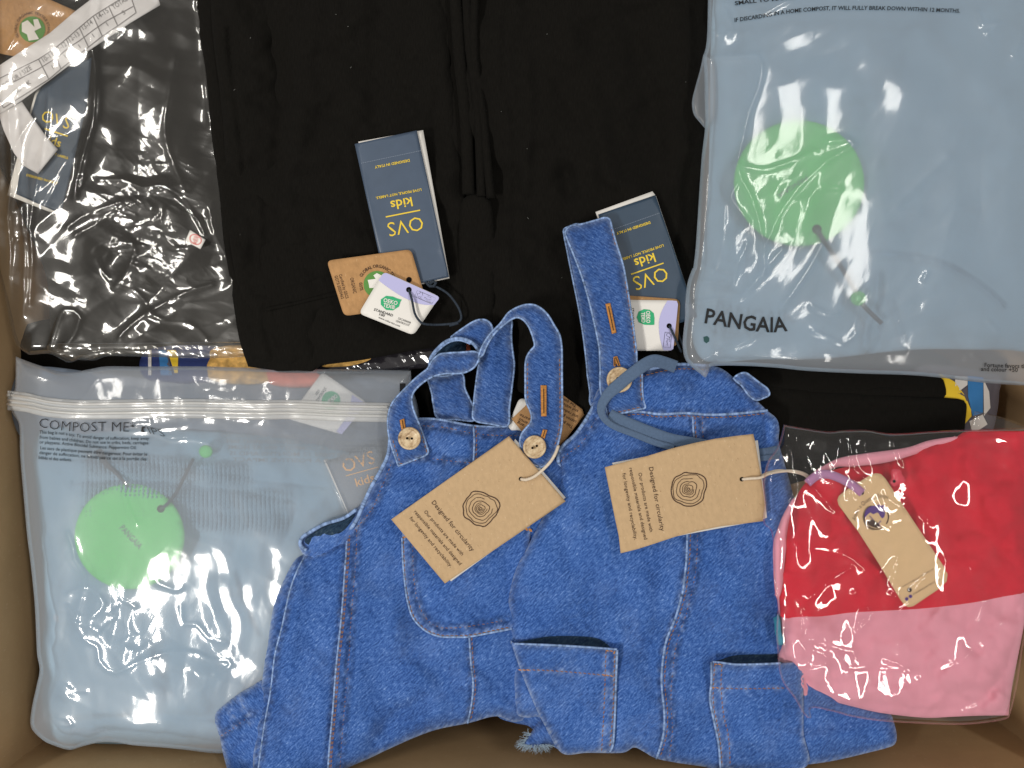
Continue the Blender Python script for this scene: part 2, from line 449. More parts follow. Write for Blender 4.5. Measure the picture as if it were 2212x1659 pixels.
DENS = denim('denim_strap', -0.55, 0.84); WELT = plain('worn_denim_edge', (0.22, 0.32, 0.53), 0.9, 0.1, 0.60, (120, 120, 1), 0.6, (300, 300, 1))
THREAD = plain('rust_thread', (0.24, 0.115, 0.055), 0.8, 0.2, 0.3, (200, 200, 1)); ORANGE = plain('orange_thread', (0.50, 0.22, 0.055), 0.75, 0.2, 0.35, (90, 400, 1), 0.9, (60, 500, 1))
COCO = coconut('coconut_shell')
BLACK = plain('black_jersey', (0.0078, 0.0071, 0.0060), 0.95, 0.04, 0.22, (500, 60, 1), 0.5, (600, 60, 1), 0.012)
BLACK2 = plain('black_jersey_in_bag', (0.010, 0.0092, 0.0080), 0.95, 0.05, 0.3, (20, 20, 1), 0.3, (500, 60, 1), 0.02)
BLUEF = plain('light_blue_fleece', (0.215, 0.345, 0.450), 0.95, 0.1, 0.06, (8, 8, 1), 0.25, (260, 260, 1), 0.1)
RED = plain('red_jersey', (0.58, 0.007, 0.028), 0.75, 0.2, 0.08, (12, 12, 1), 0.2, (400, 400, 1), 0.03)
PINK = plain('pink_jersey', (0.73, 0.305, 0.385), 0.85, 0.15, 0.05, (12, 12, 1), 0.2, (400, 400, 1), 0.05)
KRAFT = plain('kraft_card', (0.50, 0.345, 0.195), 0.85, 0.2, 0.07, (120, 60, 1), 0.15, (350, 350, 1), 0, 0.3, [((0.62, 0.46, 0.29), 190, 0.66), ((0.30, 0.18, 0.09), 260, 0.68)])
KRAFT2 = plain('brown_card', (0.44, 0.245, 0.105), 0.8, 0.2, 0.12, (110, 60, 1), 0.15, (350, 350, 1), 0, 0.3, [((0.58, 0.38, 0.20), 190, 0.66)])
BOARD = plain('corrugated_board', (0.53, 0.35, 0.185), 0.9, 0.1, 0.07, (7, 9, 1), 0.35, (150, 30, 1), 0, 0, [((0.58, 0.40, 0.24), 150, 0.64)])
BEIGE = plain('beige_card', (0.66, 0.46, 0.25), 0.6, 0.3, 0.03)
WHITE = plain('white_card', (0.78, 0.75, 0.70), 0.55, 0.35, 0.02, (10, 10, 1)); PAPER = plain('white_paper', (0.70, 0.68, 0.68), 0.8, 0.2, 0.03, (20, 20, 1))
NAVY = plain('navy_card', (0.060, 0.088, 0.135), 0.42, 0.5, 0.05, (30, 30, 1)); NAVY2 = plain('dark_navy_card', (0.026, 0.052, 0.088), 0.45, 0.5, 0.05, (30, 30, 1))
YEL = plain('yellow_print', (0.80, 0.58, 0.05), 0.6); INK = plain('dark_print', (0.010, 0.010, 0.011), 0.6); BROWNINK = plain('brown_print', (0.050, 0.022, 0.014), 0.7)
GREYINK = plain('grey_print', (0.20, 0.19, 0.19), 0.7); FADED = plain('faded_print', (0.13, 0.15, 0.17), 0.7)
GREEN = plain('green_card', (0.115, 0.56, 0.145), 0.55, 0.3, 0.03); GREEND = plain('emerald_print', (0.03, 0.40, 0.17), 0.6); GREENO = plain('leaf_print', (0.10, 0.26, 0.055), 0.7)
LILAC = plain('lilac_print', (0.47, 0.46, 0.72), 0.6); PURPLE = plain('purple_print', (0.085, 0.035, 0.21), 0.6)
CORDN = plain('dark_cord', (0.030, 0.040, 0.055), 0.85, 0.2, 0.3, (300, 300, 1), 0.8, (200, 600, 1)); CORDW = plain('cream_cord', (0.66, 0.56, 0.44), 0.85, 0.2, 0.1, (300, 300, 1), 0.5, (200, 600, 1))
RIBB = plain('blue_ribbon_cloth', (0.092, 0.140, 0.225), 0.9, 0.15, 0.10, (200, 200, 1), 0.3, (300, 300, 1), 0.1)
GOLD = plain('gold_cloth', (0.62, 0.36, 0.10), 0.7, 0.3, 0.5, (60, 60, 1)); YELC = plain('yellow_cloth', (0.75, 0.50, 0.03), 0.8); NAVC = plain('navy_cloth', (0.02, 0.035, 0.14), 0.8)
BLUC = plain('blue_cloth', (0.035, 0.17, 0.40), 0.8); GRYC = plain('grey_cloth', (0.09, 0.08, 0.095), 0.8); WHTC = plain('white_cloth', (0.62, 0.58, 0.54), 0.8); CORAL = plain('coral_cloth', (0.75, 0.17, 0.09), 0.8); TEAL = plain('teal_cloth', (0.04, 0.23, 0.33), 0.8)
REDP = plain('red_stamp', (0.65, 0.10, 0.08), 0.7); REDB = plain('red_plastic', (0.70, 0.05, 0.09), 0.22, 0.6); MAUVE = plain('mauve_ribbon', (0.42, 0.20, 0.38), 0.7, 0.3)
HOLE = plain('dark_hole', (0.008, 0.006, 0.005), 0.9, 0.0); PERF = plain('pale_perforation', (0.22, 0.26, 0.33), 0.7); LINT = plain('pale_lint', (0.14, 0.14, 0.13), 0.9)
CLEAR = film('clear_film', 0.030, (0.75, 0.70, 0.60), 0.08, (0.97, 0.965, 0.95), 1.55, (0.0004, 16), (0.00004, 80), -0.45, (1, 2.6, 1), 0.5, 1.0, 0.35)
CLEARP = film('clear_film_crisp', 0.012, (0.8, 0.78, 0.76), 0.04, (0.985, 0.98, 0.975), 1.5, (0.0003, 14), (0.00002, 90), 0.3, (1, 2.0, 1), 0.5, 1.0, 0.12, 0.22)
MILKY = film('milky_film', 0.36, (0.67, 0.71, 0.76), 0.075, (0.97, 0.98, 1.0), 0.70, (0.0003, 12), (0.00004, 60), 1.1, (1, 2.0, 1), 0.40, 1.0, 0.30)
ZIPM = film('milky_zip_film', 0.62, (0.80, 0.80, 0.78), 0.15, (1, 1, 1), 1.2, (0.0002, 30), (0.0001, 80), 0, (1, 1, 1), 0.35)
# ================================================================ the cardboard box
box = thing('cardboard_box', 'open brown corrugated cardboard box that holds all the clothes', 'box', (1106, 1640), z=-0.26)
def wpt(x, y, z): return world(x, y, z)
def boxcorner(x, y, zz, z):   # corner edge through the grid point (x, y) at depth zz
    X, Y, _ = world(x, y, zz); return (X, Y, z)
BL, BR = boxcorner(98, 1601, -0.073, 0), boxcorner(2159, 1555, -0.10, 0)
BRt = boxcorner(2212, 1610, -0.04, 0)
TL = (BL[0]-0.035, 0.50, 0); TR = (BRt[0], 0.50, 0)
def wall(name, a, b, at, bt, th, label=None):
    """inner face from a-b (deep) to at-bt (rim) as a fine grid, with thickness outwards"""
    nu, nv = 60, 16; V, F, UV = [], [], []
    a, b, at, bt = [np.array(q, float) for q in (a, b, at, bt)]
    zb, zt = -0.26, 0.05
    nrm = np.cross(b-a, (0, 0, 1)); nrm /= np.linalg.norm(nrm)
    for side in (0, 1):
        for i in range(nu+1):
            for j in range(nv+1):
                u, v = i/nu, j/nv
                p = (a*(1-u)+b*u)*(1-v)+(at*(1-u)+bt*u)*v; p[2] = zb+(zt-zb)*v
                bow = 0.004*math.sin(math.pi*u)*v+0.0012*float(vnoise(u*9, v*4, 3))
                V.append(p+nrm*(th*side+bow*(1-side))); UV.append((u*2.2, v*0.8))
    W_ = nv+1
    for s_ in (0, 1):
        o_ = s_*(nu+1)*W_
        for i in range(nu):
            for j in range(nv):
                q = (o_+i*W_+j, o_+(i+1)*W_+j, o_+(i+1)*W_+j+1, o_+i*W_+j+1); F.append(q if s_ else q[::-1])
    o_ = (nu+1)*W_
    for i in range(nu): F.append((i*W_+nv, (i+1)*W_+nv, o_+(i+1)*W_+nv, o_+i*W_+nv))
    return link(name, V, F, BOARD, box, UV)
wall('side_wall', BL, TL, BL, TL, 0.005)
wall('end_wall', BR, BL, BRt, BL, 0.005)
wall('side_wall', TR, BR, TR, BRt, 0.005)
wall('end_wall', TL, TR, TL, TR, 0.005)
V = [BL, BR, TR, TL]; V = [(v[0]*1.01, v[1]*1.01, -0.262) for v in V]+[(v[0]*1.01, v[1]*1.01, -0.268) for v in V]
link('base', V, [(0, 1, 2, 3), (7, 6, 5, 4), (0, 4, 5, 1), (1, 5, 6, 2), (2, 6, 7, 3), (3, 7, 4, 0)], BOARD, box, [(0, 0), (2, 0), (2, 1.5), (0, 1.5)]*2, smooth_=False)
# flap edge seen along the fold line inside the lower wall
fV = [(-3, -3, -0.27), (3, -3, -0.27), (3, 3, -0.27), (-3, 3, -0.27)]
prop(link('floor', fV, [(0, 1, 2, 3)], plain('concrete', (0.25, 0.24, 0.23), 0.8, 0.2, 0.1, (4, 4, 1)), None, [(0, 0), (9, 0), (9, 9), (0, 9)], None, False), kind='structure')
# ================================================================ things deep in the box
def soft(name, label, cat, outline, base, mat, group=None, **k):
    bk = {q: k.pop(q) for q in ('drop', 'inset', 'attrs', 'uvrot', 'kind') if q in k}
    sh = Sheet(outline, base, **k)
    o = sh.build(name, mat, None, **bk)
    prop(o, label, cat, group); return sh, o
und, _ = soft('folded_garment', 'dark folded garment lying deepest, showing between the shoulder straps', 'garment',
    [(60, 700), (900, 700), (1300, 690), (2020, 760), (2060, 1000), (1700, 1050), (1500, 1250), (1100, 1350), (700, 1250), (300, 1150), (90, 1000)], -0.045, BLACK,
    edge=(0.02, 40), step=14, noise=[(0.012, 130, 4), (0.004, 40, 8)], drop=0.10,
    folds=[(z11([(1060, 480), (1140, 520), (1200, 640), (1260, 700)]), 0.004, 7), (z11([(1790, 420), (1850, 520), (1860, 700)]), 0.004, 8), ([(560, 790), (760, 815), (900, 800)], 0.008, 12)])
# black folded stack at the right, behind the red and pink garment
st = thing('folded_garment', 'stack of black folded layers between the blue bag and the red garment', 'garment', z8([(1300, 1350)])[0], 'black folded jersey garments', z=-0.03)
stack = [([(540, 1160), (1200, 1175), (1690, 1200), (1722, 1230), (1722, 1340), (1500, 1340), (540, 1300)], -0.006, 0.003),
         ([(560, 1262), (900, 1262), (1400, 1262), (1640, 1290), (1716, 1335), (1600, 1345), (700, 1345)], -0.0045, 0.004),
         ([(560, 1302), (1100, 1300), (1500, 1325), (1815, 1345), (1862, 1378), (1850, 1540), (1850, 1680), (560, 1680)], -0.006, 0.006)]
for i, (o_, b_, e_) in enumerate(stack):
    Sheet(z8(o_), b_-0.004*(i != 2), (e_, 10), 9, noise=[(0.0014, 60, i)], folds=[(z8([(640, 1395), (1100, 1395), (1500, 1400), (1850, 1372)]), -0.003, 5)] if i == 2 else ()).build('folded_layer', BLACK, st, drop=0.02)
# patterned garment at the right
pt = thing('patterned_garment', 'garment with yellow, blue, white and grey shapes beside the right box wall', 'garment', z8([(1950, 1400)])[0], z=-0.04)
pg = Sheet(z8([(1560, 1150), (2060, 1200), (2062, 1300), (2050, 1420), (2010, 1560), (1900, 1680), (1650, 1700), (1560, 1500)]), -0.016, (0.008, 14), 9, noise=[(0.003, 50, 2)])
pg.build('fabric', GRYC, pt, drop=0.05)
for o_, m_ in (([(1700, 1190), (1790, 1240), (1850, 1320), (1890, 1410), (1893, 1450), (1850, 1500), (1800, 1500), (1700, 1340)], YELC),
               ([(1792, 1205), (1870, 1210), (1868, 1260), (1810, 1305), (1794, 1265)], WHTC), ([(1812, 1310), (1868, 1268), (1872, 1380), (1850, 1330)], GRYC),
               ([(1870, 1205), (1965, 1215), (1962, 1430), (1900, 1450), (1872, 1330)], BLUC), ([(1966, 1225), (2000, 1300), (2008, 1400), (1968, 1450)], WHTC),
               ([(1880, 1480), (1960, 1440), (1990, 1500), (1900, 1560)], WHTC)):
    patch(z8([p+(1,) for p in o_]), m_, pt, pg.z, 'colour_patch', 0.0007)
# patterned and golden pieces under the left bags
pt = thing('patterned_garment', 'navy, blue and yellow patterned garment showing under the clear bag edge', 'garment', z2([(1500, 1600)])[0], z=-0.04)
pg = Sheet(z2([(1290, 1500), (1900, 1480), (1900, 1760), (1290, 1760)]), -0.024, (0.006, 12), 8, noise=[(0.002, 40, 3)])
pg.build('fabric', NAVC, pt, drop=0.04)
for o_, m_ in (([(1290, 1500), (1318, 1500), (1318, 1720), (1290, 1720)], WHTC), ([(1380, 1500), (1440, 1500), (1500, 1720), (1400, 1720)], BLUC),
               ([(1455, 1500), (1530, 1500), (1552, 1560), (1548, 1700), (1520, 1700)], YELC), ([(1440, 1560), (1470, 1560), (1500, 1720), (1480, 1720)], GRYC)):
    patch(z2([p+(1,) for p in o_]), m_, pt, pg.z, 'colour_patch', 0.0007)
soft('golden_garment', 'crinkled golden yellow cloth showing between the clear bag and the black garment', 'garment',
    z2([(1840, 1500), (2240, 1460), (2330, 1560), (2330, 1780), (1840, 1760)]), -0.020, GOLD, edge=(0.006, 10), step=5, extra=lambda x, y, d: 0.0040*crumple(x, y, 22, 3), drop=0.04)
soft('coral_garment', 'coral and pale printed cloth showing under the black garment hem', 'garment',
    z4([(150, 1570), (620, 1560), (640, 1800), (150, 1800)]), -0.020, CORAL, edge=(0.006, 10), step=7, noise=[(0.004, 25, 7)], drop=0.04)
soft('orange_cloth', 'small patch of orange cloth seen through the denim strap loop', 'garment',
    z11([(1420, 150), (1560, 160), (1580, 300), (1440, 300)]), -0.012, CORAL, edge=(0.004, 10), step=7, drop=0.03)
sb = thing('plastic_bag', 'dark glossy gold and black plastic bag under the black garment hem', 'bag', z4([(1200, 1560)])[0], z=-0.03)
sh = Sheet(z4([(560, 1630), (960, 1520), (1300, 1430), (1700, 1400), (1700, 1580), (1600, 1640), (1300, 1680), (900, 1720), (580, 1720)]), -0.016, (0.004, 10), 4, extra=lambda x, y, d: 0.0040*crumple(x, y, 20, 5, 2, 3.0, 0.2))
sh.build('film', plain('dark_glossy_film', (0.020, 0.018, 0.022), 0.12, 0.9), sb, drop=0.02)
patch(z4([(590, 1640), (950, 1545), (1060, 1530), (1000, 1590), (820, 1640)]), GOLD, sb, sh.z, 'gold_print', 0.0008)
# ================================================================ clear bag, top left
bagA_g, _ = soft('folded_garment', 'black garment packed in the clear bag at the top left', 'garment',
    [(-70, -60, 1), (600, -60, 1), (600, 700), (565, 738), (300, 744), (160, 742), (112, 720), (100, 600), (52, 480), (10, 380), (-40, 300), (-70, 280)], -0.026, BLACK2,
    edge=(0.008, 22), step=9, noise=[(0.010, 120, 3), (0.003, 45, 9)], drop=0.03,
    folds=[([(200, 60), (215, 300), (170, 520), (150, 740)], -0.008, 14), ([(340, 330), (420, 480), (440, 700)], -0.004, 16), ([(120, 620), (230, 560), (330, 600)], 0.005, 14)])
tgz = Sheet(z1([(420, 640), (800, 500), (765, 880), (660, 1330), (530, 1863), (140, 1690), (240, 1100), (320, 830)]), -0.0105, curve=False, step=9, noise=[(0.0015, 120, 4)])
tA = thing('hang_tag', 'navy tag with yellow lettering inside the clear bag, half under white paper', 'tag', z1([(480, 1200)])[0], z=-0.008)
q = [(420, 640), (800, 500), (765, 880), (660, 1330), (530, 1863), (140, 1690), (240, 1100), (320, 830)]
tgz.build('card', NAVY2, tA, drop=0.0006)
bk = Sheet(z1([(400, 640), (770, 510), (640, 1330), (518, 1880), (62, 1700), (150, 1370), (300, 830)]), -0.0115, curve=False, step=12, noise=[(0.0015, 120, 4)]); bk.build('backing_card', WHITE, tA, drop=0.0006)
text([dict(s='OVS', at=z1([(488, 1040)])[0], dir=(250, 75), h=26, w=63, vc=True, bold=-0.004), dict(s='kids', at=z1([(455, 1225)])[0], dir=(250, 75), h=18, w=40, vc=True, bold=0.012),
      dict(s='LOVE PEOPLE, NOT LABELS.', at=z1([(420, 1335)])[0], dir=(250, 75), h=5, w=90, bold=.02), dict(s='DESIGNED IN ITALY', at=z1([(365, 1570)])[0], dir=(250, 70), h=5, w=70, bold=.02)], YEL, tA, tgz.z)
strokes([z1([(388, 1120), (590, 1186)])], 3.2, YEL, tA, tgz.z, 'printed_line')
tB = thing('hang_tag', 'brown card tag with green round emblem at the top left corner', 'tag', z1([(250, 200)])[0], z=-0.006)
kz = Sheet(z1([(-120, -120), (300, -130), (400, -20), (660, 95), (560, 300), (430, 480), (170, 500), (-60, 455), (-120, 400)]), -0.0085, curve=False, step=9, noise=[(0.0015, 90, 6)])
kz.build('card', KRAFT2, tB, drop=0.0007)
patch(disc(z1([(280, 255)])[0], 28), GREENO, tB, kz.z, 'green_emblem', 0.0005)
patch(z1([(190, 200, 1), (240, 175, 1), (300, 235, 1), (290, 170, 1), (330, 165, 1), (360, 240, 1), (300, 270, 1), (340, 340, 1), (250, 355, 1), (235, 300, 1), (190, 275, 1)]), WHITE, tB, kz.z, 'shirt_emblem', 0.0009)
c_ = z1([(280, 255)])[0]
arc = lambda c, r, a0, a1, n=24: [(c[0]+r*math.cos(math.radians(a0+(a1-a0)*i/n)), c[1]+r*math.sin(math.radians(a0+(a1-a0)*i/n))) for i in range(n+1)]
text([dict(s='GLOBAL ORGANIC TEXTILE STANDARD', path=arc(c_, 33, 150, 410), h=5.5)], BROWNINK, tB, kz.z)
ps = thing('packing_slip', 'long white paper strip with printed size table in the clear bag', 'paper', z1([(700, 350)])[0], z=-0.004)
slz = Sheet(z1([(-140, 655), (430, 290), (640, 110), (900, -90), (1370, -60), (1395, 45), (1130, 203), (760, 450), (430, 700), (170, 890), (-140, 1085)]), -0.0065, curve=False, step=8, noise=[(0.0010, 80, 11)])
slz.build('paper_strip', PAPER, ps, drop=0.0003)
tl = Sheet(z1([(-10, 1000), (190, 885), (285, 1025), (400, 1185), (505, 1302), (330, 1515), (200, 1440), (120, 1330), (30, 1130)]), -0.0060, curve=False, step=8, noise=[(0.0025, 50, 12)])
tl.build('paper_tail', PAPER, ps, drop=0.0003)
dr = (1070, -740)
ang = dict(dir=dr)
L_ = []
hdr = [('COLOR / SIZE', (145, 668), 74), ('10-11', (413, 497), 25), ('11-12', (530, 407), 25), ('12-13', (642, 318), 25), ('13-14', (757, 215), 25), ('14-15', (890, 118), 28), ('TOTAL', (1040, 25), 36)]
for s_, p_, w_ in hdr: L_.append(dict(s=s_, at=z1([p_])[0], h=11, w=w_, vc=True, dir=(dr[0], dr[1]), bold=-0.004))
for s_, p_ in (('BLACK', (195, 757)), ('1', (457, 585)), ('1', (565, 490)), ('1', (690, 402)), ('1', (810, 308)), ('1', (932, 210)), ('5', (1075, 108))):
    L_.append(dict(s=s_, at=z1([p_])[0], h=9.5, w=40 if s_ == 'BLACK' else None, vc=True, dir=dr))
text(L_, GREYINK, ps, slz.z)
mid = [(0, 775), (335, 600), (500, 500), (590, 420), (690, 355), (815, 260), (930, 180), (1160, 55)]
top = [(-20, 690), (335, 515), (465, 430), (575, 340), (690, 240), (810, 140), (945, 55), (1130, -60)]
bot = [(30, 940), (425, 690), (530, 600), (655, 500), (770, 410), (890, 315), (1025, 225), (1185, 110)]
ln = [z1(mid), z1(top), z1(bot)]+[z1([a, b]) for a, b in zip(top[1:], bot[1:])]+[z1([(-10, 860), (30, 940)])]
strokes(ln, 1.7, GREYINK, ps, slz.z, 'table_lines')
bagA = thing('plastic_bag', 'clear crinkled plastic bag with black garment and paper slip at the top left', 'bag', (280, 400), z=-0.004)
def amask(cs, lo=0.12):
    """crumple strength: high round the given centres (x, y, r, strength)"""
    def f(x, y, d):
        r = np.full(np.shape(x), lo)
        for cx, cy, rr, a in cs: r = r+a*np.exp(-((x-cx)**2+(y-cy)**2)/rr**2)
        return r*(0.75+0.5*fbm(x, y, 90, 2, 5))
    return f
crA = amask([(340, 400, 90, 1.0), (350, 560, 110, 1.0), (270, 480, 60, 0.6), (90, 330, 60, 0.3), (30, 500, 40, 0.8), (440, 470, 50, 0.5), (210, 700, 60, 0.6)], 0.10)
foldsA = [(z2([(590, 430), (700, 350), (850, 290), (1050, 210)]), 0.0018, 5, 1), (z2([(660, 500), (850, 400), (1080, 270), (1280, 205), (1320, 250)]), 0.0018, 5, 1),
    (z2([(1000, 550), (1200, 420), (1400, 350), (1420, 260)]), 0.0014, 5, 1), (z2([(75, -600), (100, 0), (70, 300), (90, 600), (75, 900), (90, 1200)]), 0.0030, 5, 1),
    (z2([(320, 0), (265, 440), (280, 700), (260, 1100)]), 0.0020, 5, 1), (z2([(530, 0), (390, 250)]), 0.0016, 5, 1), (z2([(190, 250), (215, 700), (200, 1200)]), 0.0018, 6, 1),
    (z2([(860, 20), (1100, 20), (1250, 90), (1400, 60), (1550, 150), (1700, 330), (1780, 480)]), 0.0020, 5, 1), (z2([(850, 720), (950, 880), (1200, 1000), (1300, 1160)]), 0.0016, 5, 1),
    (z2([(1040, 1390), (1150, 1270), (1300, 1165), (1600, 1010), (1850, 930)]), 0.0022, 5, 1), (z2([(1300, 1165), (1420, 1240), (1650, 1270), (1800, 1400)]), 0.0018, 5, 1),
    (z2([(430, 1500), (500, 1270), (560, 1160), (640, 1160), (695, 1210), (650, 1360), (550, 1470)]), 0.0028, 6, 1), (z2([(1825, 290), (1880, 500), (1980, 720), (2020, 900)]), 0.0022, 6, 1),
    (z2([(1180, 640), (1100, 820), (1000, 950)]), 0.0016, 5, 1), (z2([(1140, 580), (1500, 620), (1840, 600)]), 0.0012, 4, 1), (z2([(920, 700), (960, 640), (820, 650), (900, 580), (1150, 560), (1160, 600), (990, 640)]), 0.0014, 4, 1),
    (z1([(800, 0), (790, 300), (830, 600), (820, 1000), (740, 1300), (650, 1700)]), 0.0040, 8, 1), (z1([(1720, 0), (1760, 400), (1830, 1100)]), 0.002, 6, 1), (z1([(1530, 500), (1440, 1100), (1500, 1400), (1620, 1659)]), 0.0022, 7, 1),
    (z1([(430, 740), (400, 1100), (320, 1620)]), 0.0018, 5, 1), (z1([(200, 180), (130, 330), (50, 440)]), 0.0018, 4, 1), (z1([(280, 1030), (170, 1200), (110, 1400), (100, 1650)]), 0.0022, 5, 1),
    (z2([(100, 1460), (700, 1480), (1200, 1490), (1700, 1470), (2150, 1500)]), 0.0014, 5, 1)]
fA = Sheet([(-90, -80, 1), (600, -80, 1), (600, 700, 1)]+z9([(2060, 80), (1950, 112), (1700, 118), (1200, 112), (1000, 100), (850, 105), (740, 140), (640, 128), (540, 155), (400, 90), (250, 95)])+[(60, 765), (32, 738), (8, 640), (-20, 560), (-90, 500)],
    -0.0045, (0.008, 16), 4.0, folds=foldsA, extra=lambda x, y, d: 0.0035*fbm(x, y, 130, 2, 3)+0.0065*np.clip((300-x)/300, 0, 1)-0.0045*(0.5-0.5*np.cos(np.pi*np.clip((x-300)/210, 0, 1)))+(0.0030+0.0036*crA(x, y, d))*crumple(x, y, 62, 2, 2, 2.2, -0.35))
fA.build('film', CLEAR, bagA, drop=0.006, attrs={'crumple': crA})
fl = Sheet(z2([(430, 1450), (1000, 1440), (1600, 1435), (2200, 1440), (2200, 1540), (1830, 1572), (1300, 1560), (900, 1555), (740, 1590), (560, 1560), (430, 1520)]), -0.008, (0.002, 8), 5, extra=lambda x, y, d: 0.0025*crumple(x, y, 30, 8, 2, 3.0, 0.0))
fl.build('seam_flange', CLEAR, bagA, drop=0.001, attrs={'crumple': 0.8})
stk = Sheet(z2([(1655, 455), (1790, 540), (1745, 622), (1615, 550)]), 0.0010, curve=False, step=8)
so = stk.build('sticker', WHITE, None, drop=0.0004); prop(so, 'small white sticker with a red round stamp on the clear bag', 'sticker')
ring = disc((0, 0), 1, 28); c_ = z2([(1703, 537)])[0]
strokes([[(c_[0]+13*math.cos(a)*math.cos(.5)-10*math.sin(a)*math.sin(.5), c_[1]+13*math.cos(a)*math.sin(.5)+10*math.sin(a)*math.cos(.5)) for a in np.linspace(0, 6.28, 28)]], 1.6, REDP, so, stk.z, 'stamp_ring')
text([dict(s='OC', at=(c_[0]+1, c_[1]-2), dir=(1, .5), h=5, bold=.02), dict(s='DRSS', at=(c_[0]-1, c_[1]+3), dir=(1, .5), h=3.4, bold=.02), dict(s='24', at=(c_[0]-3, c_[1]+9), dir=(1, .5), h=5, bold=.02)], REDP, so, stk.z)
# ================================================================ black garments
bl = thing('folded_garment', 'black folded trousers with the complete navy tag lying on them', 'garment', (760, 400), 'black folded jersey garments')
Lout = [(425, -80, 1), (425, -10), (432, 60), (448, 150), (462, 300), (478, 420), (487, 520), (500, 600), (520, 720), (540, 783, 1)]+z4([(190, 1640, 1), (215, 1659), (500, 1655), (585, 1600), (960, 1548), (1500, 1452)])+[(990, 742), (1016, 700), (1018, 400), (1000, 150), (985, -80, 1)]
lo = Sheet([(x-4 if x < 600 else x, y+9 if 700 < y else y)+tuple(r) for x, y, *r in Lout], -0.004, (0.003, 8), 9, noise=[(0.002, 70, 3)])
lo.build('folded_layer', BLACK, bl, drop=0.006)
up = Sheet([(455, -80, 1), (458, 60), (474, 190), (486, 330), (497, 520), (512, 610), (521, 640), (540, 700), (545, 745), (560, 783)]+z4([(420, 1625), (585, 1580), (960, 1530), (1500, 1436)])+[(985, 725), (1006, 690), (1005, 400), (985, 130), (970, -80, 1)],
    0.000, (0.006, 14), 7, noise=[(0.0130, 150, 6), (0.0046, 50, 7)],
    folds=[(z3([(0, 250), (40, 700), (110, 1250), (160, 1700)]), -0.0035, 5), (z3([(430, 0), (450, 400), (480, 1000), (400, 1659)]), -0.0060, 22), (z3([(750, 0), (700, 600), (620, 1200)]), 0.005, 24), (z3([(1300, 0), (1340, 700), (1300, 1100)]), -0.005, 30), (z4([(250, 0), (350, 500)]), .004, 22), (z3([(1900, 0), (1960, 400), (2000, 900), (2030, 1659)]), -0.0045, 14),
           (z4([(0, 1005), (100, 990), (400, 940), (640, 860), (720, 840)]), -0.0022, 4), (z4([(0, 975), (300, 935), (640, 830)]), 0.0016, 7), (z4([(100, 1110), (400, 1045), (720, 975)]), -0.0016, 4), (z4([(90, 560), (400, 570), (700, 600)]), 0.0016, 12),
           (z4([(50, 200), (60, 700), (100, 1000)]), 0.002, 8), (z4([(100, 1120), (95, 1300), (180, 1600)]), -0.002, 6)])
up.build('folded_layer', BLACK, bl, drop=0.010)
hm = Sheet(z4([(90, 1135), (380, 1075), (720, 985), (1060, 920), (1400, 870), (1400, 900), (1000, 965), (600, 1050), (300, 1120), (110, 1160)]), 0.001, (0.0016, 5), 6); hm.z = (lambda f: lambda x, y, d=None: f(x, y)+0.0012)(up.z)
hm.build('waistband_edge', BLACK, bl, drop=0.0012)
brg = thing('folded_garment', 'black folded trousers with layered hems under the second navy tag', 'garment', (1280, 400), 'black folded jersey garments')
gr = Sheet([(975, -80, 1), (1545, -80, 1), (1532, 200), (1512, 420), (1500, 620), (1520, 780), (1500, 900), (1290, 930), (1150, 860), (1040, 800), (1008, 700), (1004, 400)], 0.001, (0.006, 14), 8, noise=[(0.0130, 160, 2), (0.0046, 50, 12)],
    folds=[(z5([(200, 0), (180, 700), (260, 1000), (290, 1659)]), -0.003, 4), (z5([(400, 0), (370, 400)]), -0.005, 20), (z5([(700, 100), (900, 700), (1100, 1500)]), 0.006, 30), (z5([(1300, 200), (1450, 800), (1500, 1500)]), -0.006, 30), (z5([(380, 400), (400, 1000), (380, 1659)]), 0.004, 14), (z5([(680, 1300), (760, 1659)]), -.005, 16), (z6([(60, 0), (50, 800)]), -0.0025, 5), (z6([(500, 0), (560, 500)]), -0.002, 18)])
gr.build('folded_layer', BLACK, brg, drop=0.02)
for i, (a, b_) in enumerate((([(980, -60), (992, 120), (1006, 260), (1012, 420)], 26), ([(1006, -60), (1014, 100), (1032, 240), (1040, 424)], 20), ([(1028, -60), (1024, 110), (1044, 260), (1060, 428)], 18))):
    l = np.array(smooth(a, 20, False)); Lf = [(x-b_/2, y) for x, y in l]; Rt = [(x+b_/2, y) for x, y in l]
    o_ = [Lf[0]+(1,)]+[p for p in Lf[1:-1]]+[Lf[-1]+(1,), Rt[-1]+(1,)]+[p for p in Rt[1:-1][::-1]]+[Rt[0]+(1,)]
    Sheet(o_, 0.0065+0.0012*i, (0.003, 6), 6, noise=[(0.0015, 60, i)]).build('hem_fold', BLACK, brg, drop=0.004)
Sheet([(996, 440), (1060, 436), (1064, 700), (1004, 700)], 0.0045, (0.003, 8), 8).build('hem_fold', BLACK, brg, drop=0.004)
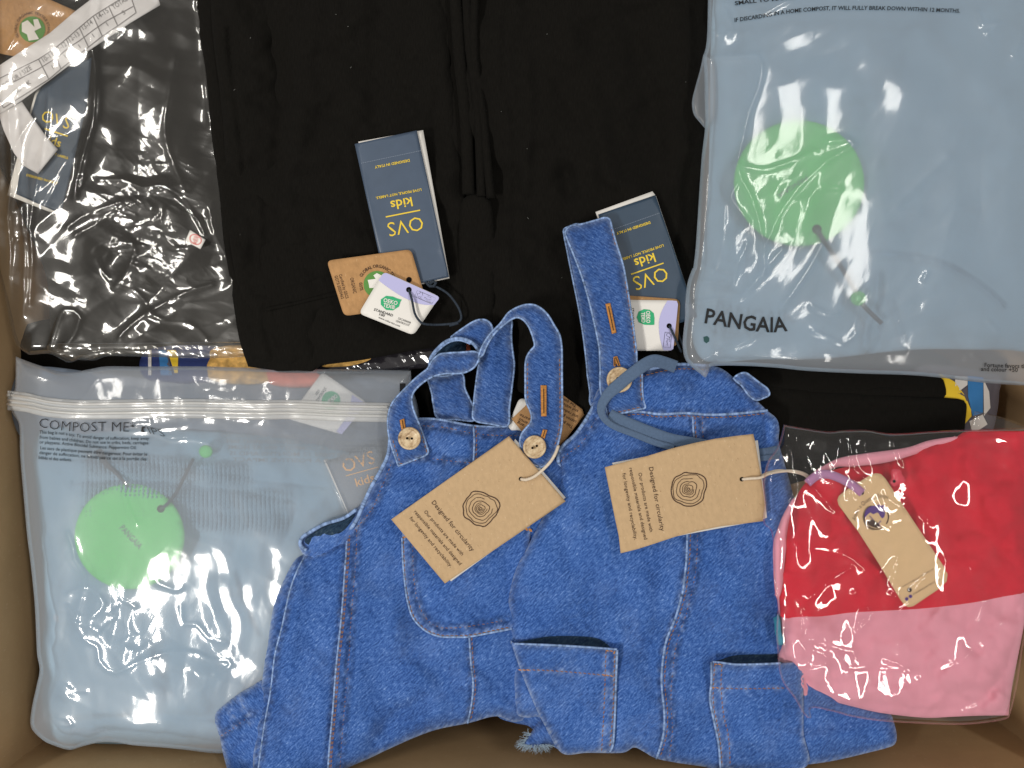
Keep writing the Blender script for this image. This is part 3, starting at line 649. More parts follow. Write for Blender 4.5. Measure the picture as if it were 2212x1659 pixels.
# lint on the black cloth
rng = random.Random(5); V, F = [], []
for px, py in z3([(190, 330), (50, 782), (1065, 587), (935, 125), (1040, 230)])+z5([(163, 972), (388, 1295), (562, 297), (1770, 714)])+z6([(175, 352), (470, 870)])+z2([(2093, 495)]):
    a = rng.uniform(0, 3.14); l = rng.uniform(0.6, 2.2); zz = float(up.z(np.array([px]), np.array([py]))[0])+0.0012; k = len(V)
    if px > 1005: zz = float(gr.z(np.array([px]), np.array([py]))[0])+0.0012
    for sx, sy in ((-l, -.4), (l, -.4), (l, .4), (-l, .4)): V.append(world(px+sx*math.cos(a)-sy*math.sin(a), py+sx*math.sin(a)+sy*math.cos(a), zz))
    F.append((k, k+1, k+2, k+3))
prop(link('lint', V, F, LINT, None, None, None, False), 'pale specks of lint scattered on the black cloth', 'lint', None, 'stuff')
# ================================================================ swing tags on the black garments
def ptext(c, d, items): # rows of lettering round a centre c with reading direction d; items (text, along, across, h, w, bold)
    l = math.hypot(*d); dx, dy = d[0]/l, d[1]/l
    return [dict(s=s_, at=(c[0]+a*dx+b*dy*-1, c[1]+a*dy+b*dx), dir=d, h=h, w=w, vc=True, bold=bo) for s_, a, b, h, w, bo in items]
t1 = thing('hang_tag', 'navy tag with white backing card lying fully in view on black cloth', 'tag', (868, 450), 'swing tags on the black garments', z=0.006)
Sheet([(774, 306), (914, 281), (971, 601), (838, 630)], 0.0105, (0, 1), 20, curve=False).build('backing_card', WHITE, t1, drop=0.0006)
c1 = Sheet([(766, 311), (900.5, 281.5), (970, 598.6), (836, 627)], 0.0125, (0, 1), 12, curve=False, noise=[(0.0008, 150, 3)]); c1.build('card', NAVY, t1, drop=0.0007)
d1 = (-210, 42); dd1 = (-315, 58)
text([dict(s='OVS', at=z4([(1320, 425)])[0], dir=d1, h=31, w=77, vc=True, bold=-0.006), dict(s='kids', at=z4([(1285, 226)])[0], dir=d1, h=20, w=47, vc=True, bold=0.014),
      dict(s='LOVE PEOPLE, NOT LABELS.', at=z4([(1260, 140)])[0], dir=(-400, 75), h=5.2, w=100, vc=True, bold=0.02), dict(s='DESIGNED IN ITALY', at=z3([(1425, 1427)])[0], dir=(-310, 62), h=5.4, w=77, vc=True, bold=0.02)], YEL, t1, c1.z)
strokes([z4([(1148, 341), (1447, 282)])], 2.8, YEL, t1, c1.z, 'printed_line')
def dashes(a, b, n, w, mat, par, zf, name='perforation'):
    strokes([[(a[0]+(b[0]-a[0])*(i/n), a[1]+(b[1]-a[1])*(i/n)), (a[0]+(b[0]-a[0])*((i+.6)/n), a[1]+(b[1]-a[1])*((i+.6)/n))] for i in range(n)], w, mat, par, zf, name)
a_, b_ = z3([(1157, 1422), (1680, 1311)]); dashes(a_, b_, 34, 1.3, PERF, t1, c1.z)
t2 = thing('hang_tag', 'brown organic cotton tag between the navy tag and the white tag', 'tag', z4([(1000, 920)])[0], 'swing tags on the black garments', z=0.009)
c2 = Sheet(rrect(z4([(633, 722), (1368, 622), (1512, 1106), (784, 1205)]), 12), 0.0150, (0, 1), 12, curve=False, tilt=(0.008, -0.012), noise=[(0.0006, 150, 3)]); c2.build('card', KRAFT2, t2, drop=0.0009)
g2 = z4([(1072, 928)])[0]; patch(disc(g2, 29), GREENO, t2, c2.z, 'green_emblem', 0.0004)
patch(z4([(990, 890, 1), (1060, 880, 1), (1040, 850, 1), (1070, 830, 1), (1150, 870, 1), (1150, 960, 1), (1005, 960, 1), (1000, 925, 1)]), WHITE, t2, c2.z, 'shirt_emblem', 0.0007)
text([dict(s='GLOBAL ORGANIC TEXTILE STANDARD', path=arc(g2, 36, 205, 435, 30), h=7, bold=0.01), dict(s='GOTS', path=arc(g2, 38.5, 186, 158, 30)[::1], h=6.5, bold=.01, w=18, mirror=False)] +
     [dict(s='ORGANIC', at=z4([(865, 938)])[0], dir=(30, 135), h=7.5, w=34, vc=True), dict(s='Certified by GSCS', at=z4([(782, 945)])[0], dir=(62, 210), h=6.5, w=54, vc=True), dict(s='GOTS-20200462', at=z4([(742, 953)])[0], dir=(60, 200), h=6.5, w=52, vc=True)], BROWNINK, t2, c2.z)
patch(disc(z4([(1350, 888)])[0], 6.0), HOLE, t2, c2.z, 'hole', 0.0005, step=3)
t3 = thing('hang_tag', 'white and lilac certification tag with round hole and dark cord, topmost of three', 'tag', z4([(1270, 1090)])[0], 'swing tags on the black garments', z=0.012)
c3 = Sheet(rrect(z4([(1130, 815), (1618, 1035), (1390, 1373), (912, 1182)]), 12), 0.0195, (0, 1), 12, curve=False, tilt=(0.0, -0.004)); c3.build('card', WHITE, t3, drop=0.0009)
patch(rrect(z4([(1130, 818), (1615, 1036), (1602, 1058), (1562, 1106)]), 2)[:0] or z4([(1150, 829, 1), (1600, 1030, 1), (1611, 1045), (1605, 1062), (1568, 1108, 1), (1450, 1100), (1300, 1040), (1160, 950), (1085, 893, 1), (1125, 835)]), LILAC, t3, c3.z, 'lilac_band', 0.0004)
patch(z4([(1287, 1062, 1), (1275, 1080), (1262, 1122), (1210, 1155), (1150, 1150), (1105, 1105), (1105, 1060), (1150, 1028), (1210, 1035), (1250, 1052)]), GREEND, t3, c3.z, 'green_drop', 0.0004)
d3 = (165, 58); d3s = (160, 40)
text([dict(s='OEKO', at=z4([(1190, 1078)])[0], dir=d3s, h=8.4, w=31, vc=True, bold=.02), dict(s='TEX®', at=z4([(1178, 1118)])[0], dir=d3s, h=8.2, w=26, vc=True, bold=.02)], WHITE, t3, c3.z, 'white_lettering', 0.0008)
text([dict(s='STANDARD', at=z4([(1128, 1173)])[0], dir=(165, 55), h=5.4, w=43, vc=True, bold=.012), dict(s='100', at=z4([(1115, 1195)])[0], dir=(165, 55), h=5.2, w=12, vc=True, bold=.012), dict(s='www.oeko-tex.com', at=z4([(1178, 1253)])[0], dir=(185, 78), h=4.4, w=50, vc=True),
      dict(s='23CX00058', at=z4([(1310, 1243)])[0], dir=(105, 40), h=4.3, w=29, vc=True), dict(s='CENTROCOT', at=z4([(1295, 1266)])[0], dir=(115, 40), h=4.3, w=31, vc=True)], INK, t3, c3.z)
bx_ = z4([(1422, 980), (1582, 1048), (1550, 1100), (1400, 1035), (1422, 980)])
tree = z4([(1425, 1025), (1425, 1005), (1440, 1008), (1455, 995), (1468, 1005), (1470, 1025), (1458, 1035), (1432, 1038)])
strokes([(bx_, 1.0), (tree, 1.1)], 1.0, GREYINK, t3, c3.z, 'boxed_mark')
text([dict(s='MIX', at=z4([(1527, 1038)])[0], dir=d3, h=4, w=10, vc=True), dict(s='Paper', at=z4([(1515, 1055)])[0], dir=d3, h=4.5, w=16, vc=True), dict(s='FSC', at=z4([(1440, 1042)])[0], dir=d3, h=4, w=12, vc=True), dict(s='FSC C179863', at=z4([(1500, 1072)])[0], dir=d3, h=3.2, w=30, vc=True)], GREYINK, t3, c3.z, 'grey_lettering')
patch(disc(z4([(1349, 975)])[0], 6.0), HOLE, t3, c3.z, 'hole', 0.0006, step=3)
zc = 0.0210
tube('cord', z4([(1349, 975), (1375, 1060), (1400, 1180), (1440, 1245), (1480, 1272), (1600, 1280), (1740, 1268), (1795, 1245), (1805, 1200), (1775, 1120), (1700, 1020), (1620, 965), (1560, 940)]), 2.5, CORDN, t3, [zc-.001, zc+.003, zc+.003, zc+.002, zc, .014, .013, .013, .013, .013, .012, .011, .010])
tube('knot', z4([(1500, 905), (1530, 945), (1565, 945), (1585, 915), (1560, 900), (1530, 925)]), 3.4, CORDN, t3, 0.0125)
tube('knot', z4([(1700, 1285), (1780, 1262)]), 3.6, CORDN, t3, 0.0132)
# second set, half under the strap
t4 = thing('hang_tag', 'dark navy tag tucked behind the tall denim strap', 'tag', (1390, 540), 'swing tags behind the denim strap', z=0.006)
Q = z6([(785, 320), (1285, 150), (1645, 1215), (1150, 1385)])
Sheet(z6([(762, 298), (1258, 118), (1290, 160), (1640, 1200), (1150, 1360)]), 0.0105, (0, 1), 20, curve=False).build('backing_card', WHITE, t4, drop=0.0006)
c4_ = Sheet(Q, 0.0125, (0, 1), 12, curve=False, noise=[(0.0012, 150, 3)]); c4_.build('card', NAVY2, t4, drop=0.0007)
d4 = (-195, 64)
text([dict(s='OVS', at=z6([(1243, 880)])[0], dir=d4, h=31, w=76, vc=True, bold=-0.006), dict(s='kids', at=z6([(1192, 722)])[0], dir=d4, h=20, w=46, vc=True, bold=.014),
      dict(s='LOVE PEOPLE, NOT LABELS.', at=z6([(1166, 653)])[0], dir=(-380, 130), h=5.2, w=99, vc=True, bold=.02), dict(s='DESIGNED IN ITALY', at=z6([(1092, 438)])[0], dir=(-300, 100), h=5.4, w=77, vc=True, bold=.02)], YEL, t4, c4_.z)
strokes([z6([(1073, 841), (1355, 743)])], 2.6, YEL, t4, c4_.z, 'printed_line'); a_, b_ = z6([(830, 480), (1325, 305)]); dashes(a_, b_, 34, 1.2, PERF, t4, c4_.z)
t5 = thing('hang_tag', 'thin brown edge of a tag behind the white tag beside the strap', 'tag', z6([(1400, 1150)])[0], 'swing tags behind the denim strap', z=0.009)
Sheet(rrect(z6([(1000, 1022), (1502, 1058), (1478, 1470), (1000, 1450)]), 14), 0.0145, (0, 1), 16, curve=False).build('card', KRAFT2, t5, drop=0.0008)
t6 = thing('hang_tag', 'white and lilac certification tag half hidden by the tall denim strap', 'tag', z6([(1300, 1300)])[0], 'swing tags behind the denim strap', z=0.011)
c6 = Sheet(rrect(z6([(1000, 1062), (1484, 1068), (1440, 1508), (1000, 1506)]), 13), 0.0162, (0, 1), 12, curve=False); c6.build('card', WHITE, t6, drop=0.0009)
patch(z6([(1390, 1069, 1), (1470, 1072, 1), (1481, 1100), (1440, 1490, 1), (1420, 1503), (1355, 1504, 1), (1325, 1400), (1315, 1260), (1340, 1160)]), LILAC, t6, c6.z, 'lilac_band', 0.0004)
patch(z6([(1275, 1280, 1), (1250, 1282), (1190, 1280), (1140, 1258), (1122, 1215), (1140, 1165), (1185, 1144), (1235, 1150), (1270, 1180), (1276, 1220)]), GREEND, t6, c6.z, 'green_drop', 0.0004)
text([dict(s='OEKO', at=z6([(1222, 1212)])[0], dir=(0.03, 1), h=8.6, w=26, vc=True, bold=.025), dict(s='TEX®', at=z6([(1178, 1216)])[0], dir=(0.03, 1), h=8.4, w=22, vc=True, bold=.025)], WHITE, t6, c6.z, 'white_lettering', 0.0008)
text([dict(s='STANDARD', at=z6([(1087, 1220)])[0], dir=(0.03, 1), h=7, w=43, vc=True)], INK, t6, c6.z)
text([dict(s='MIX', at=z6([(1408, 1412)])[0], dir=(0.05, 1), h=4, w=10, vc=True), dict(s='Paper', at=z6([(1390, 1432)])[0], dir=(.05, 1), h=4.5, w=16, vc=True)], GREYINK, t6, c6.z, 'grey_lettering')
strokes([(z6([(1368, 1345), (1428, 1348), (1415, 1478), (1352, 1474), (1368, 1345)]), 1.0), (z6([(1385, 1380), (1382, 1360), (1400, 1352), (1420, 1370), (1410, 1390), (1390, 1382)]), 1.1)], 1.0, GREYINK, t6, c6.z, 'boxed_mark')
patch(disc(z6([(1404, 1290)])[0], 5.6), HOLE, t6, c6.z, 'hole', 0.0006, step=3)
tube('cord', z6([(1404, 1290), (1440, 1360), (1475, 1440), (1510, 1520)]), 2.5, CORDN, t6, [0.0172, 0.0192, 0.016, 0.012])
tube('cord', z6([(1475, 1290), (1490, 1380), (1530, 1480), (1540, 1560)]), 2.5, CORDN, t6, 0.0105)
# ================================================================ milky zip bag, lower left
gz_rib = lambda x, y: sum(np.exp(-((y-yc-0.06*(x-200)-4*np.sin(x/60))/hh)**4)*np.clip((x-160)/25, 0, 1)*np.clip((xe-x)/50, 0, 1) for yc, hh, xe in ((1006, 26, 560), (1062, 26, 640), (1110, 22, 640)))
def fleece(x, y, d):
    r = gz_rib(x, y)
    return 0.0075*r + 0.0042*r*np.sin(x/9.6*2*math.pi+0.5*np.sin(y/14))
swt, _ = soft('sweatpants', 'light blue fleece trousers with ribbed waistband inside the milky zip bag', 'garment',
    [(78, 940), (200, 925), (420, 930), (640, 950), (800, 1010), (850, 1200), (820, 1600, 1), (480, 1608), (200, 1606), (120, 1596), (86, 1500), (96, 1300), (84, 1100)], -0.019, BLUEF,
    edge=(0.010, 24), step=5, noise=[(0.010, 120, 21), (0.0035, 50, 22)], extra=fleece, drop=0.03,
    folds=[([(70, 985), (300, 1000), (560, 1035), (700, 1050)], -0.0025, 6), ([(160, 1040), (400, 1045), (640, 1085)], -0.0025, 5), ([(640, 1110), (600, 1230), (610, 1350), (660, 1500)], -0.004, 12),
           (z10([(1690, 280), (1760, 480), (1850, 700)]), -0.004, 10), (z10([(1480, 60), (1450, 400), (1600, 830)]), 0.004, 26), (z10([(1200, 870), (1210, 1050), (1300, 1180)]), -0.002, 14), (z10([(1080, 900), (1100, 1150)]), 0.003, 22), ([(130, 1120), (120, 1300), (140, 1500)], -0.003, 14), ([(150, 1560), (350, 1545), (540, 1560)], -0.003, 8)])
pale, _ = soft('folded_garment', 'pale grey blue cloth under the zip strip of the milky bag', 'garment',
    [(48, 800), (300, 815), (640, 818), (880, 830), (870, 1020), (600, 990), (300, 960), (60, 960)], -0.027, plain('pale_grey_cloth', (0.17, 0.205, 0.26), 0.9, 0.1, 0.15, (14, 30, 1)), edge=(0.004, 20), step=10, noise=[(0.004, 70, 25)], drop=0.03)
u1 = thing('hang_tag', 'white certification tag seen through the milky zip bag, upside down', 'tag', z11([(430, 640)])[0], z=-0.012)
cu = Sheet(rrect(z11([(405, 395), (725, 615), (545, 850), (150, 735)]), 10), -0.0145, (0, 1), 14, curve=False); cu.build('card', WHITE, u1, drop=0.0008)
patch(z11([(620, 560, 1), (725, 630, 1), (545, 848, 1), (505, 830, 1), (590, 700)]), LILAC, u1, cu.z, 'lilac_band', 0.0004)
patch(disc(z11([(467, 603)])[0], 20), GREEND, u1, cu.z, 'green_drop', 0.0004)
text([dict(s='OEKO', at=z11([(478, 590)])[0], dir=(-1, .75), h=8, w=24, vc=True, bold=.03), dict(s='TEX®', at=z11([(453, 618)])[0], dir=(-1, .75), h=8, w=20, vc=True, bold=.03)], WHITE, u1, cu.z, 'white_lettering', 0.0008)
text([dict(s='STANDARD', at=z11([(395, 560)])[0], dir=(-.55, .83), h=6, w=34, vc=True), dict(s='100', at=z11([(368, 545)])[0], dir=(-.55, .83), h=6, w=11, vc=True)], INK, u1, cu.z)
u2 = thing('hang_tag', 'dark tag with orange lettering seen through the milky zip bag beside the dungarees', 'tag', z11([(660, 1150)])[0], z=-0.006)
cv = Sheet(z11([(430, 1040), (800, 930), (930, 1250), (620, 1480)]), -0.0075, (0, 1), 14, curve=False); cv.build('card', plain('slate_card', (0.15, 0.18, 0.22), 0.5), u2, drop=0.0008)
Sheet(z11([(412, 1035), (440, 1030), (640, 1470), (600, 1450)]), -0.0080, (0, 1), 14, curve=False).build('backing_card', WHITE, u2, drop=0.0008)
text([dict(s='OVS', at=z11([(665, 1045)])[0], dir=(1, -.32), h=29, w=72, vc=True, bold=0.0), dict(s='kids', at=z11([(712, 1178)])[0], dir=(1, -.30), h=18, w=42, vc=True, bold=.012)], plain('orange_print', (0.85, 0.42, 0.10), 0.6), u2, cv.z)
strokes([z11([(575, 1150), (810, 1085)])], 1.8, plain('orange_rule', (0.85, 0.42, 0.10), 0.6), u2, cv.z, 'printed_line')
def discthing(label, c, rx, ry, z, par_noise=2):
    t = thing('hang_tag', label, 'tag', c, 'round green swing tags', z=z)
    sh = Sheet(disc(c, ry, 48, rx), z, (0, 1), 12, curve=False, noise=[(0.0010, 150, par_noise)]); sh.build('card', GREEN, t, drop=0.0008)
    return t, sh
g1, g1s = discthing('round green tag in the milky zip bag, lower left', (280, 1159), 119, 114, -0.0065)
text([dict(s='PANGAIA', at=(283, 1160), dir=(80, 86), h=13, w=62, vc=True, bold=.01)], FADED, g1, g1s.z)
gh = z9([(1272, 1315)])[0]; patch(disc(gh, 8), HOLE, g1, g1s.z, 'hole', 0.0006, step=3)
tube('cord', [gh]+z9([(1330, 1270), (1400, 1180), (1460, 1060), (1530, 920)]), 3.6, CORDN, g1, [-.0050, -.0035, -.0055, -.0060, -.0045])
tube('cord', z9([(1015, 1140), (920, 1030), (840, 960), (780, 850)]), 5.0, CORDN, g1, [-.0055, -.0055, -.0065, -0.0085], taper=lambda t: 0.5+0.9*t)
sd = z9([(1630, 860)])[0]; Sheet(disc(sd, 14, 24, 15), -0.0040, (0.002, 4), 4, curve=False).build('seal', GREEN, g1, drop=0.002)
bagZ = thing('plastic_bag', 'milky zip bag with light blue trousers at the lower left', 'bag', (400, 1250), 'milky compostable bags', z=0.002)
crZ = amask([(215, 1330, 70, 1.0), (300, 1400, 60, 0.9), (480, 1330, 50, 0.6), (450, 1450, 60, 0.8), (600, 900, 90, 0.5), (400, 880, 80, 0.5), (130, 1500, 30, 0.6)], 0.06)
foldsZ = [(z10([(480, 0), (520, 110), (530, 180), (600, 290), (590, 400), (530, 630)]), 0.0020, 5, 1), (z10([(530, 630), (480, 520)]), 0.0016, 4, 1), (z10([(530, 630), (640, 665)]), 0.0016, 4, 1), (z10([(530, 630), (600, 760), (690, 800), (700, 900), (810, 985), (1000, 900), (1200, 840), (1400, 850), (1480, 890), (1620, 900), (1630, 940), (1520, 990)]), 0.0022, 5, 1),
    (z10([(1110, 350), (1240, 400), (1290, 380)]), 0.0014, 6, 1), (z10([(1280, 520), (1300, 640), (1390, 640), (1480, 740), (1600, 770)]), 0.0018, 6, 1), (z10([(860, 470), (960, 520)]), 0.0014, 4, 1), (z10([(410, 1300), (470, 1310), (510, 1355), (420, 1355)]), 0.0016, 4, 1), (z10([(460, 1080), (500, 1110), (610, 1115)]), 0.0014, 5, 1), (z10([(270, 950), (300, 1090), (280, 1300)]), 0.0030, 12, 1),
    (z10([(480, 430), (620, 380), (730, 500), (640, 600)]), 0.0016, 5, 1), (z10([(700, 690), (760, 620), (820, 590), (760, 560), (840, 500)]), 0.0014, 5, 1), (z10([(860, 770), (960, 720), (1060, 780), (950, 840), (860, 780)]), 0.0012, 5, 1),
    (z9([(980, 1200), (1020, 1320), (1080, 1430)]), 0.0020, 5, 1), (z9([(620, 470), (680, 420), (760, 290), (840, 240), (1030, 255)]), 0.0018, 5, 1), (z9([(130, 365), (300, 420), (600, 475)]), 0.0014, 5, 1),
    (z9([(1000, 610), (1180, 590), (1190, 640), (950, 630), (1200, 680), (1500, 650), (1560, 610), (1750, 580), (1950, 600)]), 0.0018, 5, 1), (z9([(780, 650), (1000, 700), (1200, 710), (1350, 770), (1500, 760), (1650, 790)]), 0.0018, 5, 1), (z9([(750, 660), (830, 780), (840, 930), (990, 1090)]), 0.0020, 5, 1), (z9([(400, 640), (600, 840), (700, 880), (745, 820), (740, 700)]), 0.0018, 5, 1),
    (z9([(1450, 460), (1650, 380), (1850, 390), (1900, 330), (2080, 300)]), 0.0012, 4, 1), (z9([(1980, 200), (1960, 270), (2080, 290), (2212, 310)]), 0.0014, 4, 1), (z9([(2120, 380), (2212, 400)]), 0.0014, 4, 1), (z11([(400, 930), (440, 860), (520, 800), (560, 740)]), 0.0014, 4, 1), (z11([(420, 1050), (500, 1220), (580, 1400)]), 0.0012, 4, 1), (z11([(0, 370), (100, 390), (115, 450), (0, 480)]), 0.0012, 4, 1)]
fzo = z9([(125, 108, 1), (230, 150), (350, 190), (460, 225), (580, 232), (700, 210), (850, 186), (1100, 188), (1400, 185), (1700, 188)])+z11([(0, 368), (300, 376), (700, 378), (1046, 386, 1)])+[(893, 900), (910, 1100), (860, 1400), (700, 1620)]+z10([(1570, 1556), (1300, 1530), (1150, 1515), (950, 1500), (820, 1480), (700, 1480), (590, 1505), (490, 1531), (380, 1500), (300, 1460), (220, 1372), (222, 1250), (258, 1080), (280, 965), (262, 850), (245, 500), (215, 200), (192, 20)])+z9([(190, 1250), (160, 900), (150, 650), (100, 560), (60, 465), (90, 410), (118, 362)])
zipy = z9([(60, 455), (200, 470), (350, 505), (600, 528), (900, 526), (1500, 520), (2000, 530)])+z11([(200, 668), (500, 682), (900, 690)])
fZ = Sheet(fzo, 0.0005, (0.010, 12), 4.2, folds=[(p_, a_*0.62, w_*0.85)+tuple(q_) for p_, a_, w_, *q_ in foldsZ]+[(zipy, 0.0015, 26)], extra=lambda x, y, d: 0.0034*fbm(x, y, 150, 2, 13)+(0.0005+0.0036*crZ(x, y, d))*crumple(x, y, 58, 12, 2, 2.0, 0.9))
fZ.build('film', MILKY, bagZ, drop=0.006, attrs={'crumple': crZ})
Sheet([(x+(4 if x < 300 else -2), y+(6 if y < 900 else -4))+tuple(r) for x, y, *r in fzo], -0.030, (0, 10), 14).build('back_film', MILKY, bagZ, drop=0, attrs={'crumple': 0.1})
zs = smooth(zipy, 10, False)
zu = [(x, y-21) for x, y in zs]; zl = [(x, y+21) for x, y in zs]
zb = Sheet([zu[0]+(1,)]+zu[1:-1]+[zu[-1]+(1,), zl[-1]+(1,)]+zl[1:-1][::-1]+[zl[0]+(1,)], 0, step=6); zb.z = lambda x, y, d=None: fZ.z(x, y)+0.0010
zb.build('zip_strip', ZIPM, bagZ, drop=0.0008, attrs={'crumple': 0.1})
for off, r_ in ((-12, 3.2), (-1, 2.2), (8, 3.4)): tube('zip_track', [(x, y+off) for x, y in zs[::4]], r_, ZIPM, bagZ, lambda x, y: fZ.z(x, y)+0.0018)
wv = lambda pts: z9(pts)
text([dict(s='COMPOST ME*', path=wv([(305, 665), (450, 690), (640, 705), (800, 700), (1070, 705)]), h=21, bold=-.012), dict(s='TIPS', path=wv([(1115, 705), (1220, 725), (1310, 745)]), h=14, shear=-.5, bold=-.012)], INK, bagZ, fZ.z, eps=0.0013)
rows = [('This bag is not a toy. To avoid danger of suffocation, keep away', [(312, 718), (500, 728), (600, 745), (820, 765), (1180, 768)]), ('from babies and children. Do not use in cribs, beds, carriages', [(312, 758), (520, 775), (660, 792), (850, 800), (1175, 804)]),
        ('or playpens. Active Biocidal Substance: Peppermint Oil.', [(312, 796), (540, 812), (700, 828), (860, 838), (1080, 842)]), ('Les sacs de plastique peuvent être dangereux. Pour éviter le', [(318, 842), (560, 862), (760, 878), (900, 888), (1165, 893)]),
        ('danger de suffocation, ne laissez pas ce sac à la portée des', [(310, 880), (540, 898), (740, 915), (900, 925), (1160, 932)]), ('bébés ni des enfants.', [(305, 918), (430, 930), (568, 938)])]
text([dict(s=s_, path=wv(p_), h=6.8, bold=.012) for s_, p_ in rows], INK, bagZ, fZ.z, 'small_lettering', 0.0013)
mir = [('THIS PACKAGE IS FULLY COMPOSTABLE. ACTING TO', 866), ('KEEP YOUR NEW GARMENT AND YOUR ENVIRONMENT SAFE.', 908), ('DISPOSE OF DIRECTLY IN A COMPOST BIN AT HOME', 950), ('BREAKS DOWN WITHIN 12 MONTHS AND IS', 995), ('SUITABLE TO MAKE A POSITIVE IMPACT', 1040)]
text([dict(s=s_, at=z11([(410, y_)])[0], dir=(-1, -.015), h=8.5, w=440-(i*12), vc=True, mirror=True, bold=.012) for i, (s_, y_) in enumerate(mir)], FADED, bagZ, lambda x, y: fZ.z(x, y)-0.006, 'mirrored_lettering')
patch(z11([(966, 478, 1), (1010, 478, 1), (1005, 540, 1), (966, 540, 1)]), INK, bagZ, fZ.z, 'black_mark', 0.001)
text([dict(s='PANGAIA', at=z10([(640, 1395)])[0], dir=(1, .03), h=10, w=80, vc=True, mirror=False)], plain('ghost_print', (0.24, 0.32, 0.40), 0.8), bagZ, lambda x, y: fZ.z(x, y)-0.004, 'faint_lettering')
# ================================================================ milky bag, upper right
hood, _ = soft('sweatshirt', 'light blue garment inside the large milky bag at the upper right', 'garment',
    [(1545, -80, 1), (2330, -80, 1), (2330, 1400-600, 1)]+z8([(2212, 1060), (1900, 1045), (1500, 1048), (1000, 1100), (600, 1105), (380, 1120), (250, 1100), (190, 950), (210, 700), (250, 500)])+[(1530, 400), (1535, 100)], 0.014, BLUEF,
    edge=(0.008, 22), step=8, noise=[(0.011, 170, 31), (0.004, 60, 32)], drop=0.02,
    folds=[(z8([(1180, 495), (1350, 468), (1600, 495), (1800, 560), (1970, 670), (2090, 780)]), -0.0070, 5), (z8([(1330, 590), (1320, 740), (1260, 900), (1240, 1090)]), -0.007, 9), (z8([(1410, 760), (1450, 900), (1510, 1110)]), -0.006, 6), (z8([(1330, 900), (1300, 1000), (1240, 1100)]), -0.006, 5),
           (z7([(880, 420), (1000, 330), (1130, 290)]), -0.002, 24), (z7([(1180, 560), (1160, 800)]), -0.007, 26), (z7([(1600, 130), (1350, 400), (1200, 540)]), 0.007, 30)])
g2t, g2s = discthing('round green tag in the large milky bag, upper right', (1726, 396), 141, 136, 0.0215, 4)
text([dict(s='PANGAIA', at=(1712, 404), dir=(-.80, .52), h=10, w=74, vc=True, bold=.0)], FADED, g2t, g2s.z)
patch(disc(z8([(953, 313)])[0], 10), HOLE, g2t, g2s.z, 'hole', 0.0006, step=3)
tube('cord', z8([(953, 313), (985, 370), (1040, 450), (1110, 560), (1180, 680), (1230, 770), (1345, 885)]), 4.8, CORDN, g2t, [0.0225, 0.0245, 0.022, 0.0215, 0.0225, 0.022, 0.021])
sd = z8([(1204, 733)])[0]; Sheet(disc(sd, 16, 28, 17), 0.0255, (0.002, 4), 4, curve=False).build('seal', GREEN, g2t, drop=0.002)
strokes([disc(sd, 9, 20)+[disc(sd, 9, 20)[0]]], 1.2, GREENO, g2t, lambda x, y: np.full(np.shape(x), 0.0256), 'printed_ring')
bagP = thing('plastic_bag', 'large milky plastic bag with round green tag inside at the upper right', 'bag', (1850, 400), 'milky compostable bags', z=0.02)
crP = amask([(1660, 460, 90, 0.9), (1740, 400, 70, 0.6), (1560, 560, 50, 0.8), (1560, 50, 60, 0.8), (2180, 20, 40, 0.4), (1620, 560, 60, 0.7), (2010, 560, 40, 0.3), (1900, 690, 80, 0.5), (2080, 470, 60, 0.4), (1600, 740, 60, 0.4), (2150, 740, 40, 0.5)], 0.07)
foldsP = [(z7([(262, 355), (420, 345), (590, 342), (615, 400), (600, 520), (540, 680), (500, 850), (470, 1000), (500, 1100), (560, 1220), (620, 1450), (630, 1659)]), 0.0026, 6, 1), (z7([(470, 1000), (620, 1035), (780, 990), (940, 920)]), 0.0022, 6, 1),
    (z7([(1020, 860), (1150, 850), (1180, 880), (1000, 990), (880, 1100), (760, 1240), (700, 1350), (640, 1500)]), 0.0026, 7, 1), (z7([(480, 1100), (430, 1200), (540, 1350)]), 0.0018, 5, 1), (z7([(980, 1140), (1090, 1145)]), 0.0016, 6, 1), (z7([(1750, 960), (1560, 1130), (1440, 1270), (1570, 1290)]), 0.0016, 12, 1),
    (z8([(180, 770), (350, 740), (480, 735), (640, 550), (740, 440)]), 0.0024, 7, 1), (z8([(330, 1045), (480, 1010), (640, 900), (760, 760), (900, 560), (980, 420)]), 0.0020, 7, 1), (z8([(240, 520), (330, 560), (420, 590), (400, 640), (250, 630)]), 0.0018, 5, 1), (z8([(390, 180), (370, 400), (330, 560)]), 0.0018, 6, 1),
    (z8([(530, 400), (460, 560), (440, 660)]), 0.0018, 5, 1), (z8([(920, 780), (1000, 820), (1080, 822)]), 0.0014, 5, 1), (z8([(930, 930), (1020, 970), (1110, 1010), (1190, 950)]), 0.0014, 5, 1), (z8([(1600, 620), (1625, 580)]), 0.0014, 4, 1), (z8([(1860, 1100), (1950, 1110), (1900, 1080)]), 0.0014, 4, 1), (z8([(2000, 880), (2050, 930)]), 0.0014, 6, 1),
    (z7([(320, 190), (380, 215), (440, 180), (420, 120), (390, 20), (520, 60), (620, 80), (720, 30), (780, 0)]), 0.0020, 5, 1), (z7([(1940, 80), (1960, 150), (2060, 140), (1990, 200)]), 0.0016, 5, 1), (z7([(2212, 200), (2150, 340)]), 0.0012, 6, 1), (z8([(1510, 1048), (1900, 1035), (2212, 1010)]), 0.0016, 6, 1), (z8([(250, 1120), (300, 1090), (280, 1140)]), 0.002, 5, 1)]
